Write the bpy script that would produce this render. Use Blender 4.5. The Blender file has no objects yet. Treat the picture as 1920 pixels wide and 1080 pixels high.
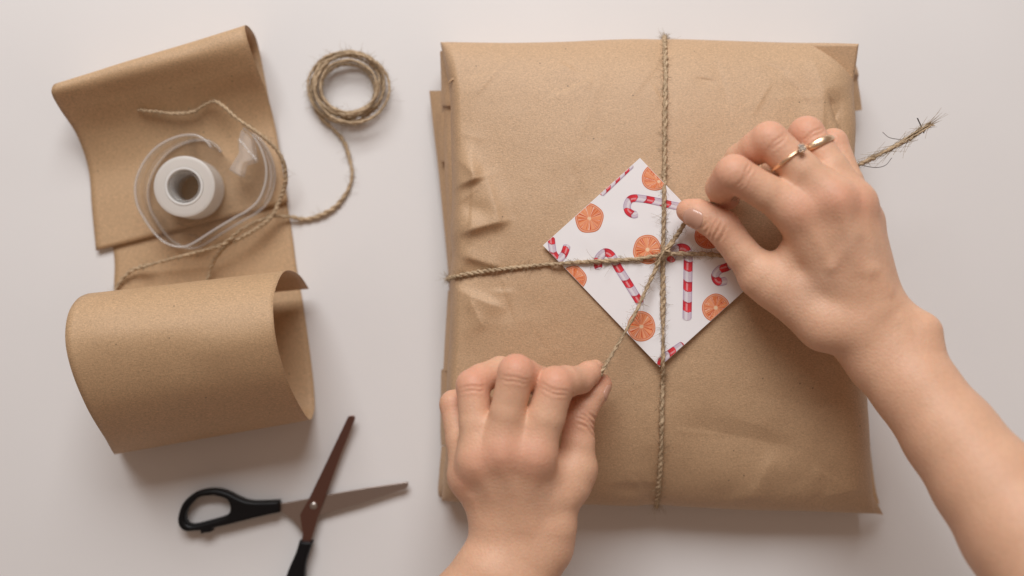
import bpy, bmesh, math, random
import numpy as np
from mathutils import Vector, Matrix
random.seed(7); rng = np.random.default_rng(7)
sc = bpy.context.scene
COL = sc.collection

# ------------------------------------------------------------------ camera, world, lamps, exposure
D = 56.57            # camera height over the table, cm
PXCM = 33.0          # picture pixels (of 1920) per cm on the table
cam_d = bpy.data.cameras.new('camera'); cam = bpy.data.objects.new('camera', cam_d); COL.objects.link(cam)
cam.location = (0, 0, D/100); cam_d.sensor_width = 36; cam_d.lens = 36*D/(1920/PXCM)
cam_d.clip_start = 0.01; cam_d.clip_end = 50
cam_d.dof.use_dof = True; cam_d.dof.focus_distance = (D-6.8)/100; cam_d.dof.aperture_fstop = 2.8
sc.camera = cam
w = bpy.data.worlds.new('World'); sc.world = w; w.use_nodes = True
bg = w.node_tree.nodes['Background']; bg.inputs[0].default_value = (0.62, 0.445, 0.345, 1); bg.inputs[1].default_value = 0.37
def area(name, loc, target, sx, sy, power, color):
    l = bpy.data.lights.new(name, 'AREA'); l.shape = 'RECTANGLE'; l.size = sx; l.size_y = sy; l.energy = power; l.color = color
    o = bpy.data.objects.new(name, l); COL.objects.link(o); o.location = loc
    o.rotation_euler = (Vector(target)-Vector(loc)).to_track_quat('-Z', 'Y').to_euler()
    return o
area('window_light', (-0.12, 1.15, 1.20), (0, 0, 0), 1.1, 0.75, 25.8, (0.985, 0.99, 1.0))
sc.view_settings.view_transform = 'Standard'; sc.view_settings.look = 'None'; sc.view_settings.gamma = 1; sc.view_settings.exposure = 0
sc.render.engine = 'CYCLES'; sc.cycles.use_denoising = True
sc.cycles.max_bounces = 10; sc.cycles.transparent_max_bounces = 24; sc.cycles.sample_clamp_indirect = 6

# ------------------------------------------------------------------ helpers
def W(px, py, z):    # a picture pixel at the height z (cm) -> place in the scene, cm
    k = (D-z)/D/PXCM
    return np.array([(px-960)*k, (540-py)*k, z], float)
def P(px, py, z): return Vector(W(px, py, z)/100)
def empty(name, loc_cm, label, cat, group=None):
    o = bpy.data.objects.new(name, None); COL.objects.link(o); o.location = Vector(loc_cm)/100
    o.empty_display_size = 0.01; tag(o, label, cat, group); return o
def tag(o, label, cat, group=None):
    o['label'] = label; o['category'] = cat
    if group: o['group'] = group
    return o
def obj(name, verts, faces, mat, parent=None, smooth=True, cm=True):
    v = np.asarray(verts, float)/(100 if cm else 1)
    off = np.zeros(3); p = parent
    while p is not None: off += np.array(p.location); p = p.parent
    me = bpy.data.meshes.new(name); me.from_pydata((v-off).tolist(), [], [tuple(int(i) for i in f) for f in faces]); me.update()
    o = bpy.data.objects.new(name, me); COL.objects.link(o); o.parent = parent
    if mat: me.materials.append(mat)
    if smooth: me.polygons.foreach_set('use_smooth', [True]*len(me.polygons))
    return o
def grid_faces(n, m, off=0, wrap=False):
    f = []
    for i in range(n-1):
        for j in range(m if wrap else m-1):
            k = (j+1) % m
            f.append((off+i*m+j, off+i*m+k, off+(i+1)*m+k, off+(i+1)*m+j))
    return f
def fix_normals(o):
    bm = bmesh.new(); bm.from_mesh(o.data); bmesh.ops.recalc_face_normals(bm, faces=bm.faces); bm.to_mesh(o.data); bm.free()
def catmull(pts, n):
    p = np.asarray(pts, float); p = np.vstack([2*p[0]-p[1], p, 2*p[-1]-p[-2]])
    m = len(p)-3; out = []
    for t in np.linspace(0, m, n):
        i = min(int(t), m-1); u = t-i
        a, b, c, d = p[i:i+4]
        out.append(0.5*((2*b)+(c-a)*u+(2*a-5*b+4*c-d)*u*u+(3*b-a-3*c+d)*u**3))
    return np.array(out)
def resample(pts, step):
    d = catmull(pts, max(40, len(pts)*30)); s = np.concatenate([[0], np.cumsum(np.linalg.norm(np.diff(d, axis=0), axis=1))])
    n = max(3, int(s[-1]/step)+1); t = np.linspace(0, s[-1], n)
    return np.stack([np.interp(t, s, d[:, k]) for k in range(3)], 1), t
def sm(a, b, x):
    t = np.clip((x-a)/(b-a), 0, 1); return t*t*(3-2*t)
_lat = rng.random((64, 64, 3))
def vnoise(x, y, c=0):
    xi = np.floor(x).astype(int); yi = np.floor(y).astype(int); fx = x-xi; fy = y-yi
    fx = fx*fx*(3-2*fx); fy = fy*fy*(3-2*fy); L = _lat[:, :, c]
    g = lambda i, j: L[(xi+i) % 64, (yi+j) % 64]
    return (g(0,0)*(1-fx)+g(1,0)*fx)*(1-fy)+(g(0,1)*(1-fx)+g(1,1)*fx)*fy-0.5

# ------------------------------------------------------------------ materials
def mat(name, color, rough=0.5, spec=0.5, metal=0.0):
    m = bpy.data.materials.new(name); m.use_nodes = True
    b = m.node_tree.nodes['Principled BSDF']
    b.inputs['Base Color'].default_value = (*color, 1); b.inputs['Roughness'].default_value = rough
    b.inputs['Specular IOR Level'].default_value = spec; b.inputs['Metallic'].default_value = metal
    return m, m.node_tree, b
def N(t, typ, **kw):
    n = t.nodes.new(typ)
    for k, v in kw.items():
        if k.startswith('i_'): n.inputs[k[2:].replace('_', ' ')].default_value = v
        else: setattr(n, k, v)
    return n
def ramp(t, src, stops):
    r = N(t, 'ShaderNodeValToRGB'); e = r.color_ramp.elements
    while len(e) < len(stops): e.new(0.5)
    for q, (p, c) in zip(e, stops): q.position = p; q.color = (*c, 1) if len(c) == 3 else c
    t.links.new(src, r.inputs[0]); return r
def mixc(t, fac, a, b, mode='MIX'):
    m = N(t, 'ShaderNodeMix', data_type='RGBA', blend_type=mode)
    for s, v in ((m.inputs[0], fac), (m.inputs[6], a), (m.inputs[7], b)):
        if hasattr(v, 'links') or hasattr(v, 'is_output'): t.links.new(v, s)
        else: s.default_value = v if not isinstance(v, tuple) else (*v, 1)
    return m.outputs[2]
def bump(t, b, h, strength, dist):
    n = N(t, 'ShaderNodeBump'); n.inputs['Strength'].default_value = strength; n.inputs['Distance'].default_value = dist
    t.links.new(h, n.inputs['Height']); t.links.new(n.outputs[0], b.inputs['Normal']); return n
def kraft(name, base, rough=0.55, spec=0.35, transl=0.0):
    m, t, b = mat(name, base, rough, spec)
    tc = N(t, 'ShaderNodeTexCoord')
    n1 = N(t, 'ShaderNodeTexNoise', i_Scale=1300.0, i_Detail=4.0, i_Roughness=0.75); t.links.new(tc.outputs['Object'], n1.inputs['Vector'])
    mp = N(t, 'ShaderNodeMapping'); mp.inputs['Scale'].default_value = (1, 3.2, 1); mp.inputs['Rotation'].default_value = (0, 0, 0.12)
    t.links.new(tc.outputs['Object'], mp.inputs['Vector'])
    n2 = N(t, 'ShaderNodeTexNoise', i_Scale=700.0, i_Detail=3.0); t.links.new(mp.outputs[0], n2.inputs['Vector'])
    n3 = N(t, 'ShaderNodeTexNoise', i_Scale=22.0, i_Detail=2.0); t.links.new(tc.outputs['Object'], n3.inputs['Vector'])
    lo = tuple(c*0.60 for c in base); hi = tuple(min(1, c*1.34) for c in base)
    c1 = ramp(t, n1.outputs['Fac'], [(0.28, lo), (0.72, hi)]).outputs[0]
    c2 = mixc(t, 0.35, c1, ramp(t, n2.outputs['Fac'], [(0.3, lo), (0.7, hi)]).outputs[0])
    c3 = mixc(t, ramp(t, n3.outputs['Fac'], [(0.35, (0,)*3), (0.7, (0.22,)*3)]).outputs[0], c2, tuple(c*0.86 for c in base))
    vo = N(t, 'ShaderNodeTexVoronoi', i_Scale=150.0, i_Randomness=1.0); t.links.new(tc.outputs['Object'], vo.inputs['Vector'])
    sp = ramp(t, vo.outputs['Distance'], [(0.05, (1,)*3), (0.085, (0,)*3)])
    wn = N(t, 'ShaderNodeSeparateColor'); t.links.new(vo.outputs['Color'], wn.inputs[0])
    pick = ramp(t, wn.outputs[0], [(0.24, (0.85,)*3), (0.27, (0,)*3)])
    mm = N(t, 'ShaderNodeMath', operation='MULTIPLY'); t.links.new(sp.outputs[0], mm.inputs[0]); t.links.new(pick.outputs[0], mm.inputs[1])
    c4 = mixc(t, mm.outputs[0], c3, tuple(c*0.33 for c in base))
    t.links.new(c4, b.inputs['Base Color'])
    bump(t, b, n1.outputs['Fac'], 0.38, 0.0009)
    if transl:
        tr = N(t, 'ShaderNodeBsdfTranslucent'); t.links.new(mixc(t, 1.0, c4, (1.0, 0.78, 0.5), 'MULTIPLY'), tr.inputs[0])
        mx = N(t, 'ShaderNodeMixShader'); mx.inputs[0].default_value = transl
        t.links.new(b.outputs[0], mx.inputs[1]); t.links.new(tr.outputs[0], mx.inputs[2])
        t.links.new(mx.outputs[0], t.nodes['Material Output'].inputs[0])
    return m
M_KRAFT = kraft('kraft_wrapping', (0.575, 0.372, 0.21), 0.60, 1.0)
M_KRAFT2 = kraft('kraft_sheet', (0.66, 0.435, 0.24), 0.58, 0.9, 0.16)
def jute(name, a, b_):
    m, t, b = mat(name, a, 0.8, 0.25)
    tc = N(t, 'ShaderNodeTexCoord')
    n = N(t, 'ShaderNodeTexNoise', i_Scale=900.0, i_Detail=3.0); t.links.new(tc.outputs['Object'], n.inputs['Vector'])
    n2 = N(t, 'ShaderNodeTexNoise', i_Scale=110.0, i_Detail=2.0); t.links.new(tc.outputs['Object'], n2.inputs['Vector'])
    c = ramp(t, n.outputs['Fac'], [(0.3, b_), (0.68, a)]).outputs[0]
    t.links.new(mixc(t, ramp(t, n2.outputs['Fac'], [(0.45, (0,)*3), (0.75, (0.5,)*3)]).outputs[0], c, tuple(x*0.55 for x in a)), b.inputs['Base Color'])
    bump(t, b, n.outputs['Fac'], 0.6, 0.0006); return m
M_JUTE = jute('jute_fibre', (0.66, 0.50, 0.33), (0.36, 0.255, 0.155))
M_FIBRE, _, _ = mat('loose_jute_fibre', (0.36, 0.27, 0.17), 0.7, 0.3)
M_DARKF, _, _ = mat('dark_jute_fibre', (0.06, 0.04, 0.03), 0.7, 0.3)
M_CARD, _, _ = mat('white_card', (0.90, 0.88, 0.89), 0.42, 0.4)
def vcol(name, rough):
    m, t, b = mat(name, (1, 1, 1), rough, 0.4)
    a = N(t, 'ShaderNodeAttribute', attribute_name='Col'); t.links.new(a.outputs['Color'], b.inputs['Base Color']); return m
M_PRINT = vcol('printed_ink', 0.42)
M_STEEL, _t, _b = mat('brown_sheen_steel', (0.46, 0.38, 0.34), 0.36, 0.5, 1.0)
M_STEEL2, _, _ = mat('steel_brown_reflection', (0.27, 0.15, 0.125), 0.3, 0.5, 1.0)  # brown reflection of the dim room put into the base colour
for _m in (M_STEEL, M_STEEL2):
    t = _m.node_tree; tc = N(t, 'ShaderNodeTexCoord'); mp = N(t, 'ShaderNodeMapping'); mp.inputs['Scale'].default_value = (900, 90, 90)
    t.links.new(tc.outputs['Object'], mp.inputs[0]); n = N(t, 'ShaderNodeTexNoise', i_Scale=1.0, i_Detail=2.0); t.links.new(mp.outputs[0], n.inputs['Vector'])
    bump(t, t.nodes['Principled BSDF'], n.outputs['Fac'], 0.12, 0.0003)
M_SCREW, _, _ = mat('bright_steel', (0.5, 0.46, 0.43), 0.35, 0.5, 1.0)
M_BLACK, _t, _b = mat('black_plastic', (0.004, 0.004, 0.005), 0.4, 0.28)
M_GOLD, _, _ = mat('rose_gold', (0.95, 0.69, 0.47), 0.33, 0.5, 1.0)
M_GEM, _, _b = mat('clear_stone', (0.95, 0.97, 0.95), 0.03, 0.6); _b.inputs['Transmission Weight'].default_value = 0.8; _b.inputs['IOR'].default_value = 1.9
def milky(name, col, tl, tp):
    m, t, b = mat(name, col, 0.35, 0.5)
    tr = N(t, 'ShaderNodeBsdfTranslucent'); tr.inputs[0].default_value = (*col, 1); tp_ = N(t, 'ShaderNodeBsdfTransparent')
    m1 = N(t, 'ShaderNodeMixShader'); m1.inputs[0].default_value = tl; t.links.new(b.outputs[0], m1.inputs[1]); t.links.new(tr.outputs[0], m1.inputs[2])
    m2 = N(t, 'ShaderNodeMixShader'); m2.inputs[0].default_value = tp; t.links.new(m1.outputs[0], m2.inputs[1]); t.links.new(tp_.outputs[0], m2.inputs[2])
    t.links.new(m2.outputs[0], t.nodes['Material Output'].inputs[0]); return m
M_TAPE = milky('frosted_tape', (0.88, 0.85, 0.81), .35, .12)
M_CORE = milky('white_core', (0.93, 0.92, 0.90), .30, .05)
M_NAIL, _, _b = mat('fingernail', (0.60, 0.34, 0.245), 0.25, 0.5); _b.inputs['Coat Weight'].default_value = 0.2
def clear_plastic(name='clear_plastic', df_=0.008):
    m, t, b = mat(name, (0.95, 0.95, 0.95), 0.08, 0.6)
    tr = N(t, 'ShaderNodeBsdfTransparent'); tr.inputs[0].default_value = (0.996, 0.995, 0.994, 1)
    gl = N(t, 'ShaderNodeBsdfGlossy'); gl.inputs['Roughness'].default_value = 0.09
    lw = N(t, 'ShaderNodeLayerWeight'); lw.inputs[0].default_value = 0.42
    df = N(t, 'ShaderNodeBsdfDiffuse'); df.inputs[0].default_value = (0.86, 0.83, 0.80, 1)
    m1 = N(t, 'ShaderNodeMixShader'); m1.inputs[0].default_value = df_; t.links.new(tr.outputs[0], m1.inputs[1]); t.links.new(df.outputs[0], m1.inputs[2])
    rp = ramp(t, lw.outputs['Fresnel'], [(0.35, (0.02,)*3), (1.0, (0.32,)*3)])
    m2 = N(t, 'ShaderNodeMixShader'); t.links.new(rp.outputs[0], m2.inputs[0]); t.links.new(m1.outputs[0], m2.inputs[1]); t.links.new(gl.outputs[0], m2.inputs[2])
    t.links.new(m2.outputs[0], t.nodes['Material Output'].inputs[0]); return m
M_CLEAR = clear_plastic(); M_LIP = clear_plastic('clear_plastic_painted_glint', 0.22)  # second plastic whitened to paint light on edges, cutter and hub
def skin():
    m, t, b = mat('skin', (0.6, 0.36, 0.26), 0.52, 0.4)
    a = N(t, 'ShaderNodeAttribute', attribute_name='Col'); tc = N(t, 'ShaderNodeTexCoord')
    n = N(t, 'ShaderNodeTexNoise', i_Scale=70.0, i_Detail=4.0, i_Roughness=0.6); t.links.new(tc.outputs['Object'], n.inputs['Vector'])
    n2 = N(t, 'ShaderNodeTexNoise', i_Scale=420.0, i_Detail=3.0); t.links.new(tc.outputs['Object'], n2.inputs['Vector'])
    c = mixc(t, ramp(t, n.outputs['Fac'], [(0.35, (0,)*3), (0.75, (0.34,)*3)]).outputs[0], a.outputs['Color'], (0.62, 0.33, 0.21))
    c = mixc(t, ramp(t, n2.outputs['Fac'], [(0.3, (0.14,)*3), (0.6, (0,)*3)]).outputs[0], c, (0.48, 0.27, 0.17))
    t.links.new(c, b.inputs['Base Color'])
    b.inputs['Subsurface Weight'].default_value = 0.22; b.inputs['Subsurface Radius'].default_value = (0.0045, 0.0017, 0.0009); b.inputs['Subsurface Scale'].default_value = 0.6
    vo = N(t, 'ShaderNodeTexVoronoi', i_Scale=900.0); t.links.new(tc.outputs['Object'], vo.inputs['Vector'])
    v2 = N(t, 'ShaderNodeTexVoronoi', feature='DISTANCE_TO_EDGE', i_Scale=520.0); t.links.new(tc.outputs['Object'], v2.inputs['Vector'])
    l2 = ramp(t, v2.outputs['Distance'], [(0.0, (0,)*3), (0.22, (1,)*3)])
    a0 = N(t, 'ShaderNodeMath', operation='ADD'); t.links.new(l2.outputs[0], a0.inputs[0]); t.links.new(n2.outputs['Fac'], a0.inputs[1])
    ad = N(t, 'ShaderNodeMath', operation='ADD'); t.links.new(a0.outputs[0], ad.inputs[0]); t.links.new(vo.outputs['Distance'], ad.inputs[1])
    bump(t, b, ad.outputs[0], 0.15, 0.0006); return m
M_SKIN = skin()

# ------------------------------------------------------------------ table
def table():
    m, t, b = mat('white_laminate', (0.80, 0.765, 0.745), 0.42, 0.35)
    tc = N(t, 'ShaderNodeTexCoord'); n = N(t, 'ShaderNodeTexNoise', i_Scale=9.0, i_Detail=5.0); t.links.new(tc.outputs['Object'], n.inputs['Vector'])
    t.links.new(ramp(t, n.outputs['Fac'], [(0.3, (0.765, 0.745, 0.735)), (0.7, (0.79, 0.77, 0.76))]).outputs[0], b.inputs['Base Color'])
    n2 = N(t, 'ShaderNodeTexNoise', i_Scale=600.0, i_Detail=2.0); t.links.new(tc.outputs['Object'], n2.inputs['Vector'])
    bump(t, b, n2.outputs['Fac'], 0.04, 0.0005)
    vo = N(t, 'ShaderNodeTexVoronoi', i_Scale=48.0); t.links.new(tc.outputs['Object'], vo.inputs['Vector'])
    sp = ramp(t, vo.outputs['Distance'], [(0.016, (1,)*3), (0.035, (0,)*3)]); sc_ = N(t, 'ShaderNodeSeparateColor'); t.links.new(vo.outputs['Color'], sc_.inputs[0])
    pk = ramp(t, sc_.outputs[0], [(0.10, (0.35,)*3), (0.14, (0,)*3)]); mm = N(t, 'ShaderNodeMath', operation='MULTIPLY'); t.links.new(sp.outputs[0], mm.inputs[0]); t.links.new(pk.outputs[0], mm.inputs[1])
    src = b.inputs['Base Color'].links[0].from_socket; t.links.new(mixc(t, mm.outputs[0], src, (0.35, 0.29, 0.24)), b.inputs['Base Color'])
    bm = bmesh.new(); bmesh.ops.create_cube(bm, size=1); bmesh.ops.scale(bm, vec=(2.2, 1.3, 0.04), verts=bm.verts)
    bmesh.ops.translate(bm, vec=(0, 0, -0.02), verts=bm.verts); bmesh.ops.bevel(bm, geom=bm.edges[:], offset=0.006, segments=3, affect='EDGES', profile=0.5)
    me = bpy.data.meshes.new('tabletop'); bm.to_mesh(me); bm.free(); me.materials.append(m)
    o = bpy.data.objects.new('tabletop', me); COL.objects.link(o); o['kind'] = 'structure'
    o['label'] = 'smooth white tabletop under the parcel and paper'
table()

# ------------------------------------------------------------------ parcel
ZE = 3.3
zedge = lambda y: ZE-1.25*sm(480, 960, y)
BX = lambda l: np.array([W(x, y, zedge(y))[:2] for x, y in l])
top = BX([(826,79),(870,80),(960,81),(1060,79),(1150,75),(1240,73),(1330,76),(1450,80),(1540,82),(1604,86)])
bot = BX([(829,938),(900,943),(1000,946),(1100,945),(1180,948),(1232,946),(1300,950),(1400,955),(1500,957),(1580,960),(1640,963)])
lef = BX([(826,79),(838,140),(844,180),(846,260),(848,360),(846,430),(848,480),(843,520),(845,560),(843,640),(838,720),(836,840),(829,938)])
rig = BX([(1604,86),(1601,130),(1597,180),(1600,240),(1597,310),(1600,400),(1606,480),(1612,600),(1617,720),(1622,800),(1628,880),(1640,963)])
def curve(p, n):
    d = catmull(np.c_[p, np.zeros(len(p))], 800)[:, :2]; s = np.concatenate([[0], np.cumsum(np.linalg.norm(np.diff(d, axis=0), axis=1))])
    t = np.linspace(0, s[-1], n); return np.stack([np.interp(t, s, d[:, k]) for k in range(2)], 1)
NU, NV = 400, 440
def spread(n):      # denser near the borders
    t = np.linspace(0, 1, n); return t-0.07*np.sin(2*np.pi*t)
def coons():
    U = spread(NU); V = spread(NV)
    ev = lambda c, t: np.stack([np.interp(t, np.linspace(0, 1, 801), curve(c, 801)[:, k]) for k in range(2)], 1)
    T, B, L, R = ev(top, U), ev(bot, U), ev(lef, V), ev(rig, V)
    u = U[None, :, None]; v = V[:, None, None]
    S = (1-v)*T[None]+v*B[None]+(1-u)*L[:, None]+u*R[:, None]-((1-u)*(1-v)*T[0]+u*(1-v)*T[-1]+(1-u)*v*B[0]+u*v*B[-1])
    return S, U, V
XY, PU, PV = coons()
DL = np.linalg.norm(XY-XY[:, :1], axis=2); DR = np.linalg.norm(XY-XY[:, -1:], axis=2)
DT = np.linalg.norm(XY-XY[:1], axis=2); DB = np.linalg.norm(XY-XY[-1:], axis=2)
def rnd(d, wd, p=2.0): return np.sqrt(np.clip(1-np.clip(1-d/wd, 0, 1)**p, 0, 1))
ZT0 = 4.75
X, Y = XY[..., 0], XY[..., 1]
u_, v_ = PU[None, :], PV[:, None]
ZEv = ZE-1.25*sm(.45, 1.0, v_)+0*u_
Z = ZEv+(ZT0-ZEv)*rnd(DL, .65)*rnd(DR, 2.0)*rnd(DT, 3.4)*rnd(DB, 6.0)
Z = Z+1.85*np.sin(np.pi*u_)**0.42*np.sin(np.pi*v_**0.76)**1.05
env = np.clip(np.minimum(np.minimum(DL, DR), np.minimum(DT, DB))/1.2, 0, 1)
def seg(p, q, amp, wl, wr, taper=0.25):
    """a fold along p-q (pixels at ~5 cm): wl / wr are the widths (cm) on its two sides"""
    a = W(*p, 5.2)[:2]; b = W(*q, 5.2)[:2]; d = b-a; L = np.linalg.norm(d); d = d/L; n = np.array([-d[1], d[0]])
    t = ((X-a[0])*d[0]+(Y-a[1])*d[1])/L; s = (X-a[0])*n[0]+(Y-a[1])*n[1]
    m = sm(-taper, taper, t)*(1-sm(1-taper, 1+taper, t))
    wdt = np.where(s > 0, wl, wr)
    return amp*m*np.exp(-np.abs(s/wdt)**1.35)
def blob(c, rx, ry, amp, ang=0, p=2.0):
    a = W(*c, 5.2)[:2]; ca, sa = math.cos(ang), math.sin(ang)
    x = (X-a[0])*ca+(Y-a[1])*sa; y = -(X-a[0])*sa+(Y-a[1])*ca
    return amp*np.exp(-((np.abs(x/rx))**p+(np.abs(y/ry))**p))
F = np.zeros_like(Z)
# left side dents by the string
F += seg((842,354),(900,336), 0.42, 1.7, 0.22)
F += seg((862,438),(948,416), 0.50, 1.9, 0.28)
F += blob((890,395), 1.2, 0.5, -0.22, -0.3)
F += seg((893,330),(862,300), 0.10, 0.6, 0.5)
F += seg((866,480),(940,502), 0.26, 0.8, 0.22)
F += seg((935,415),(912,330), 0.16, 0.9, 0.25)
F += seg((848,290),(893,334), 0.14, 0.8, 0.2)
F += seg((848,540),(935,575), 0.26, 0.25, 0.9)
F += seg((880,560),(905,610), 0.12, 0.25, 0.6)
F += seg((880,470),(862,510), 0.14, 0.3, 0.3)
F += seg((850,250),(905,262), 0.06, 0.4, 0.4)
F += seg((855,620),(990,600), 0.05, 0.7, 0.7)
# upper right folds
F += seg((1525,100),(1545,180), 0.10, 0.7, 0.5)
F += seg((1555,183),(1606,330), -0.34, 1.0, 0.16, 0.12)
F += seg((1440,186),(1556,184), 0.045, 0.25, 0.8)
F += seg((1380,120),(1530,140), 0.05, 0.9, 0.9)
# lower part: soft dents
F += seg((1290,800),(1480,838), -0.30, 1.1, 2.0)
F += seg((1420,940),(1452,860), 0.14, 0.5, 0.9)
F += blob((1190,925), 0.9, 0.55, -0.20)
F += seg((1148,912),(1240,912), 0.10, 0.4, 0.8)
F += seg((1380,955),(1440,942), 0.16, 0.5, 0.5)
F += seg((1560,940),(1625,925), 0.12, 0.5, 0.5)
F += seg((1130,760),(1210,700), 0.06, 1.0, 1.0)
F += blob((1560,800), 1.2, 3.0, -0.08)
# shallow creases
for k in range(34):
    cx, cy = rng.uniform(850, 1600), rng.uniform(95, 930); an = rng.uniform(0, np.pi); ln = rng.uniform(40, 170)
    F += seg((cx, cy), (cx+ln*math.cos(an), cy+ln*math.sin(an)), rng.normal(0, 0.028), rng.uniform(.15, .9), rng.uniform(.15, .9))
for k in range(46):
    if k < 26: cx, cy = rng.choice((rng.uniform(852, 960), rng.uniform(1500, 1600))), rng.uniform(95, 930)
    else: cx, cy = rng.uniform(870, 1590), rng.choice((rng.uniform(90, 170), rng.uniform(840, 935)))
    an = rng.uniform(0, np.pi); ln = rng.uniform(25, 90)
    F += seg((cx, cy), (cx+ln*math.cos(an), cy+ln*math.sin(an)), rng.choice((-1, 1))*rng.uniform(.03, .085), rng.uniform(.08, .16), rng.uniform(.3, .9), .4)
Z = Z+F*env
def facet(A, B, C, za, zb):
    q = [W(*p, 4.2)[:2] for p in (A, B, C)]; M = np.array([[q[0][0]-q[2][0], q[1][0]-q[2][0]], [q[0][1]-q[2][1], q[1][1]-q[2][1]]]); I = np.linalg.inv(M)
    a = I[0, 0]*(X-q[2][0])+I[0, 1]*(Y-q[2][1]); b = I[1, 0]*(X-q[2][0])+I[1, 1]*(Y-q[2][1])
    m = sm(-.02, .05, b)*(1-sm(1.6, 1.9, b))*sm(-.45, -.1, a)*sm(-.45, -.1, 1-a-b)
    zt = za+(zb-za)*b; zt = ZE+(zt-ZE)*rnd(np.minimum(DT, DR), .30); return m, zt
_m, _z = facet((1526,84), (1606,84), (1602,152), 3.75, 4.35); Z = Z*(1-_m)+_z*_m
Z += 0.10*vnoise(X/3.1+9, Y/3.1+4)*env+0.035*vnoise(X/1.1+3, Y/1.1+7, 1)*env+0.008*vnoise(X/.35, Y/.35, 2)
def near_poly(px):
    d = np.full(Z.shape, 99.)
    for (a, b) in zip(px[:-1], px[1:]):
        a = W(*a, 5.4)[:2]; b = W(*b, 5.4)[:2]; ab = b-a
        t = np.clip(((X-a[0])*ab[0]+(Y-a[1])*ab[1])/(ab@ab), 0, 1)
        d = np.minimum(d, np.hypot(X-a[0]-t*ab[0], Y-a[1]-t*ab[1]))
    return d
VERT = [(1246,70),(1248,130),(1247,200),(1246,300),(1245,400),(1243,478),(1243,580),(1243,680),(1241,780),(1239,860),(1234,920),(1231,948)]
HORI = [(841,522),(880,513),(930,506),(990,499),(1050,494),(1120,490),(1180,487),(1225,481),(1243,477),(1290,476),(1340,478),(1400,484),(1500,490),(1560,492),(1609,495)]
dV = near_poly(VERT); dH = near_poly(HORI)
edgeV = np.clip(1.1-np.minimum(DT, DB)/4, 0.15, 1); edgeH = np.clip(1.1-np.minimum(DL, DR)/4, 0.12, 1)
Z -= 0.30*edgeV*np.exp(-(dV/0.8)**1.3)+0.34*edgeH*np.exp(-(dH/0.9)**1.3)
def pz(x, y):       # parcel height at x, y (cm)
    d = (X-x)**2+(Y-y)**2; i = np.unravel_index(np.argmin(d), d.shape)
    i0 = min(max(i[0], 1), NV-2); i1 = min(max(i[1], 1), NU-2)
    return float(np.average(Z[i0-1:i0+2, i1-1:i1+2]))
def pzp(px, py):    # ... under a pixel
    z = 5.4
    for _ in range(3): p = W(px, py, z); z = pz(p[0], p[1])
    return z
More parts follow.
